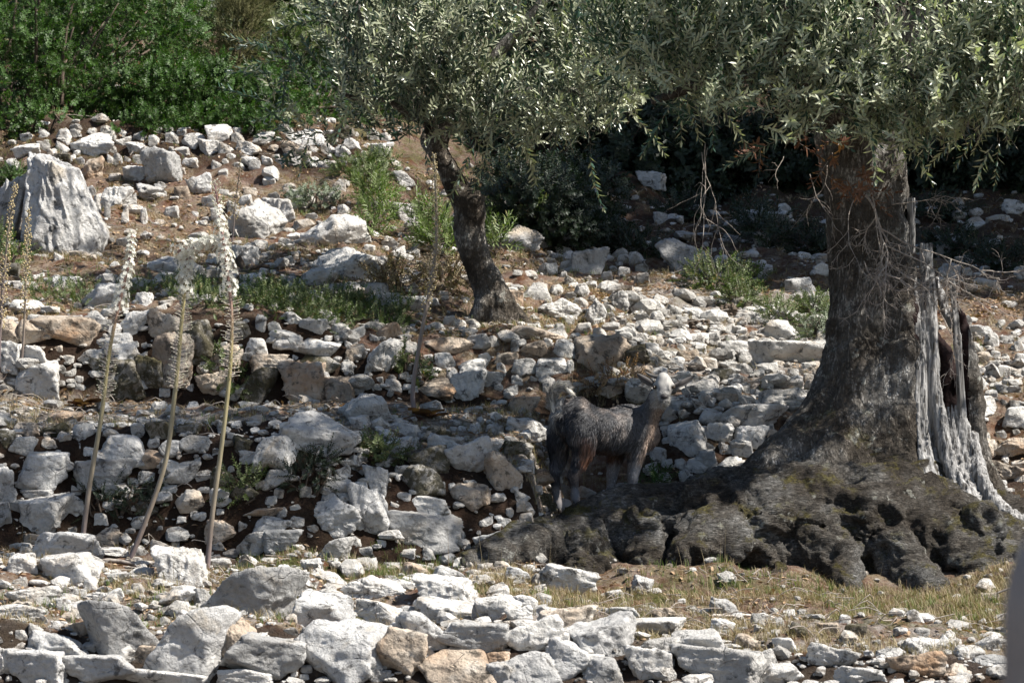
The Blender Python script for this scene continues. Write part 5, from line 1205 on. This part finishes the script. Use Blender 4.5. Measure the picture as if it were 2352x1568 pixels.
        c = mixc(c, black*.7, head*(V[:,1] < 14.06)*cl(1.6-np.hypot((px-1526)/8.5,(row-911)/5.5))*1.8)
        c = mixc(c, black, head*(V[:,1] < 14.09)*cl(1.5-np.abs(row-923)/1.6)*(np.abs(px-1526) < 12))
        c = mixc(c, grey, ((row < 905) & (px > 1490) & (V[:,1] > 14.175))*.8)
        c = mixc(c, pale*.9, cl((1296+n*10-px)/8)*cl((985+n*40-row)/30)*cl((row-895)/10)+((row < 905)&(px < 1312))*1.)
        c = mixc(c, black, cl(1.5-np.hypot((px-1285)/6,(row-968)/16))*1.5)
        return np.clip(c, .01, .8)
    bod = mk('body', V, None, Q, M['coat'], root, base, attrs={'coat': coat(V), 'rnd': np.full(len(V), .42)})
    # --- hair
    tri = V[Q]; area = np.linalg.norm(np.cross(tri[:,2]-tri[:,0], tri[:,3]-tri[:,1]), axis=1); n = 46000
    fi = RNG.choice(len(Q), n, p=area/area.sum()); w = RNG.dirichlet([1,1,1,1], n); p = (tri[fi]*w[:,:,None]).sum(1); nn = (N[Q][fi]*w[:,:,None]).sum(1)
    px = CX+p[:,0]*F/p[:,1]; row = HZ-p[:,2]*F/p[:,1]
    fwd = np.array([.78,.62,0]); flow = -fwd*.35+np.array([0,0,-1.])
    flow = np.broadcast_to(flow, p.shape).copy(); top = (nn[:,2] > .5)&(px < 1480); flow[top] = -fwd*1.+np.array([0,0,-.3])
    neck = (px > 1470)&(row < 990)&(row > 900); flow[neck] = np.array([-.25,0,-1.])
    head = (px > 1492)&(row < 938)&(p[:,1] < 14.19); flow[head] = (p-P(1525,916,14.0))[head]*np.array([1,.2,1.])*8; 
    legs = row > 1062; flow[legs] = [0,0,-1.]
    tail = (px < 1312)&(row < 958); 
    L = np.full(n, .023); L[(row > 1000)&(row < 1075)&(px < 1375)] = .042; L[(row > 1020)&(row < 1062)&(px > 1375)] = .036; L[legs] = .015; L[legs & (row < 1085)&(px < 1345)] = .024; L[head] = .007; L[neck] = .019
    L[row > 1135] = .007
    tl = tail & (p[:,0] < P(1300,0,14)[0]); up = (px < 1296)&(row < 960)&(row > 880)
    flow[up] = np.array([-.1,-.1,.55]); flow[(row < 905)&(px < 1315)] = np.array([1,-.1,.25]); L[up|((row < 905)&(px < 1315))] = .042
    rmp = (px < 1300)&(row >= 945)&(row < 985); flow[rmp] = np.array([-.3,-.3,-.9]); L[rmp] = .04
    flow += fbm(p*14, 2, 17)[:,None]*np.array([.5,.2,.1])+RNG.normal(size=p.shape)*.16
    flow /= np.linalg.norm(flow,axis=1)[:,None]; tang = flow-(flow*nn).sum(1)[:,None]*nn; tang /= np.linalg.norm(tang,axis=1)[:,None]+1e-9
    L = L*RNG.uniform(.6,1.25,n); ls = np.where(up|((row < 905)&(px < 1315)), .75, .34)[:,None]
    d0 = tang+nn*ls; d0 /= np.linalg.norm(d0,axis=1)[:,None]; d1 = tang*.9+nn*ls*.35+np.array([0,0,-.22]); d1 /= np.linalg.norm(d1,axis=1)[:,None]
    a = p-nn*.002; b = a+d0*L[:,None]*.5; c = b+d1*L[:,None]*.5
    sd = np.cross(d0, nn+RNG.normal(size=nn.shape)*.5); sd /= np.linalg.norm(sd,axis=1)[:,None]+1e-9; wd = (np.where(head, .0007, .0013))[:,None]
    HV = np.stack([a-sd*wd, a+sd*wd, b-sd*wd*.8, b+sd*wd*.8, c], 1).reshape(-1,3); i = np.arange(n)[:,None]*5
    HQ = i+np.array([[0,1,3,2]]); HT = i+np.array([[2,3,4]]); cc = coat(p)*RNG.uniform(.45,1.75,n)[:,None]
    light = RNG.random(n) < .16; cc[light] = cc[light]*1.6+.035
    mk('coat_hair', HV, HT, HQ, M['coat'], bod, base, attrs={'coat': np.repeat(np.clip(cc,.008,.85),5,0), 'rnd': np.full(n*5,.5)}).location = (0,0,0)
    # tail plume
    g = []; cols = []
    path = spline(np.array([P(1277,960,14.0),P(1270,930,14.02),P(1268,905,14.02),P(1277,884,14.01),P(1293,884,14.0),P(1306,896,13.99)]), 60); m = 1500
    t = RNG.random(m)**.9; st = np.stack([np.interp(t, np.linspace(0,1,60), path[:,k]) for k in range(3)],1); t2 = np.clip(t+.12,0,1); tg = np.stack([np.interp(t2, np.linspace(0,1,60), path[:,k]) for k in range(3)],1)-st; tg /= np.linalg.norm(tg,axis=1)[:,None]+1e-6
    ln = RNG.uniform(.035,.06,m)*(1-.35*t); rn = RNG.normal(size=(m,3)); rn /= np.linalg.norm(rn,axis=1)[:,None]; d0 = tg+rn*.42; d1 = tg*1.0+rn*.35+np.array([.25,0,-.35])*(t[:,None]); 
    a = st; b = a+d0*ln[:,None]*.5; c = b+d1*ln[:,None]*.5; sd = np.cross(tg, rn); sd /= np.linalg.norm(sd,axis=1)[:,None]+1e-9; wd = .0011
    HV = np.stack([a-sd*wd,a+sd*wd,b-sd*wd,b+sd*wd,c],1).reshape(-1,3); i = np.arange(m)[:,None]*5
    tc = np.array([.72,.68,.60])*RNG.uniform(.5,1.4,m)[:,None]; dk = (rn[:,0] > .35)&(t < .8); tc[dk] *= .22
    mk('tail_hair', HV, i+np.array([[2,3,4]]), i+np.array([[0,1,3,2]]), M['coat'], bod, base, attrs={'coat': np.repeat(tc,5,0), 'rnd': np.full(m*5,.5)}).location = (0,0,0)
    # ears: cupped leaf shapes
    def ear(pts, w, flipn):
        c = spline(np.array([P(*q) for q in pts]), 10); t = np.linspace(0,1,10); ax = c[-1]-c[0]; ax /= np.linalg.norm(ax); sd = np.cross(ax, [0,-1,.15]); sd /= np.linalg.norm(sd); nrm = np.cross(sd, ax)
        ww = w*(np.sin(np.pi*(t*.8+.15))**.8)*np.where(t > .9, .7, 1); ww[-1] = .002; rows = []
        for u in np.linspace(-1,1,7): rows.append(c+sd*(u*ww)[:,None]+nrm*((u*u-.55)*ww*.55)[:,None]*flipn)
        Vf = np.stack(rows,1).reshape(-1,3); Vb = Vf+nrm*.004*-flipn; V = np.vstack([Vf,Vb]); Qs = []
        for i in range(9):
            for j in range(6):
                q = [i*7+j,i*7+j+1,(i+1)*7+j+1,(i+1)*7+j]; Qs += [q, [70+x for x in q[::-1]]]
        for i in range(9):
            for j in (0,6): Qs.append([i*7+j,(i+1)*7+j,70+(i+1)*7+j,70+i*7+j])
        inner = np.abs(np.tile(np.linspace(-1,1,7),10)) ; cf = np.where(inner[:,None] < .6, np.array([[.022,.018,.017]]), np.array([[.075,.07,.068]])); cb = cf*1.15
        mk('ear', V, None, Qs, M['coat'], root, base, attrs={'coat': np.vstack([cf,cb]), 'rnd': np.full(140,.5)}).location = (0,0,0)
    ear([(1503,884,14.15),(1490,876,14.16),(1476,868,14.17),(1463,858,14.18)], .019, -1); ear([(1546,886,14.15),(1562,882,14.16),(1578,874,14.17),(1595,862,14.18)], .0165, -1)
    for pts in ([(1513,866,14.15,.011),(1502,864,14.16,.009),(1490,859,14.17,.0065),(1481,852,14.18,.002)], [(1535,866,14.15,.010),(1543,865,14.17,.007),(1551,863,14.20,.005),(1556,860,14.22,.002)]):
        p = spline(np.array([list(P(*q[:3]))+[q[3]] for q in pts]), 14); V,T,Q = tube(p[:,:3], p[:,3]*(1+.06*np.sin(np.arange(14)*2)), 10); mk('horn', V, T, Q, M['horn'], root, base).location = (0,0,0)
    for c in ((1502.5,889.5,14.108),(1547,889.5,14.108)):
        V, T = ICO[3]; mk('eye', V*.0088+P(*c), T, None, M['eye'], root, base).location = (0,0,0)
    V, T = ICO[3]; V = V*np.array([.0175,.009,.0115]); V[:,0] *= 1-.35*np.clip(-V[:,2]/.0105,0,1); mk('nose', V+P(1526,911,14.028), T, None, M['nose'], root, base).location = (0,0,0)
    for px, r, Y in ((1322,1159,13.915),(1281,1174,14.04),(1451,1146,14.195),(1401,1147,14.305)):
        c = P(px, r, Y); 
        for sx in (-1,1):
            V, T = ICO[3]; V = V*np.array([.0105,.019,.017]); V[:,2] = np.maximum(V[:,2], -.012); V[:,1] -= V[:,2]*.3; mk('hoof', V+c+[sx*.0095,-.004,0], T, None, M['hoof'], root, base).location = (0,0,0)
goat()
# ------------------------------------------------------------------ light and camera
w = bpy.data.worlds.new('World'); SC.world = w; w.use_nodes = True; nt = w.node_tree
sky = nt.nodes.new('ShaderNodeTexSky'); sky.sky_type = 'NISHITA'; sky.sun_disc = False
EL, AZ = math.radians(52), math.radians(-14)          # AZ: direction to the sun measured from +x towards +y
sky.sun_elevation = EL; sky.sun_rotation = math.radians(90)-AZ; sky.air_density = 1; sky.dust_density = .8
bg = nt.nodes['Background']; nt.links.new(sky.outputs[0], bg.inputs[0]); bg.inputs[1].default_value = .06
L = bpy.data.lights.new('sun', 'SUN'); L.energy = 4.9; L.angle = math.radians(.53); L.color = (1, .955, .88)
lo = bpy.data.objects.new('sun', L); COL.objects.link(lo)
d = Vector((math.cos(EL)*math.cos(AZ), math.cos(EL)*math.sin(AZ), math.sin(EL))); lo.rotation_euler = d.to_track_quat('Z', 'Y').to_euler()
lo.location = (6, 10, 12)
cam = bpy.data.cameras.new('camera'); co = bpy.data.objects.new('camera', cam); COL.objects.link(co)
cam.lens = 100.8; cam.sensor_width = 36; co.rotation_euler = (math.radians(90), 0, 0); cam.shift_y = 66/2352
cam.clip_start = .1; cam.clip_end = 1000
cam.dof.use_dof = True; cam.dof.focus_distance = 13.9; cam.dof.aperture_fstop = 11
SC.camera = co
SC.view_settings.view_transform = 'Standard'; SC.view_settings.look = 'None'; SC.view_settings.exposure = 1.2; SC.view_settings.gamma = 1
SC.render.engine = 'CYCLES'
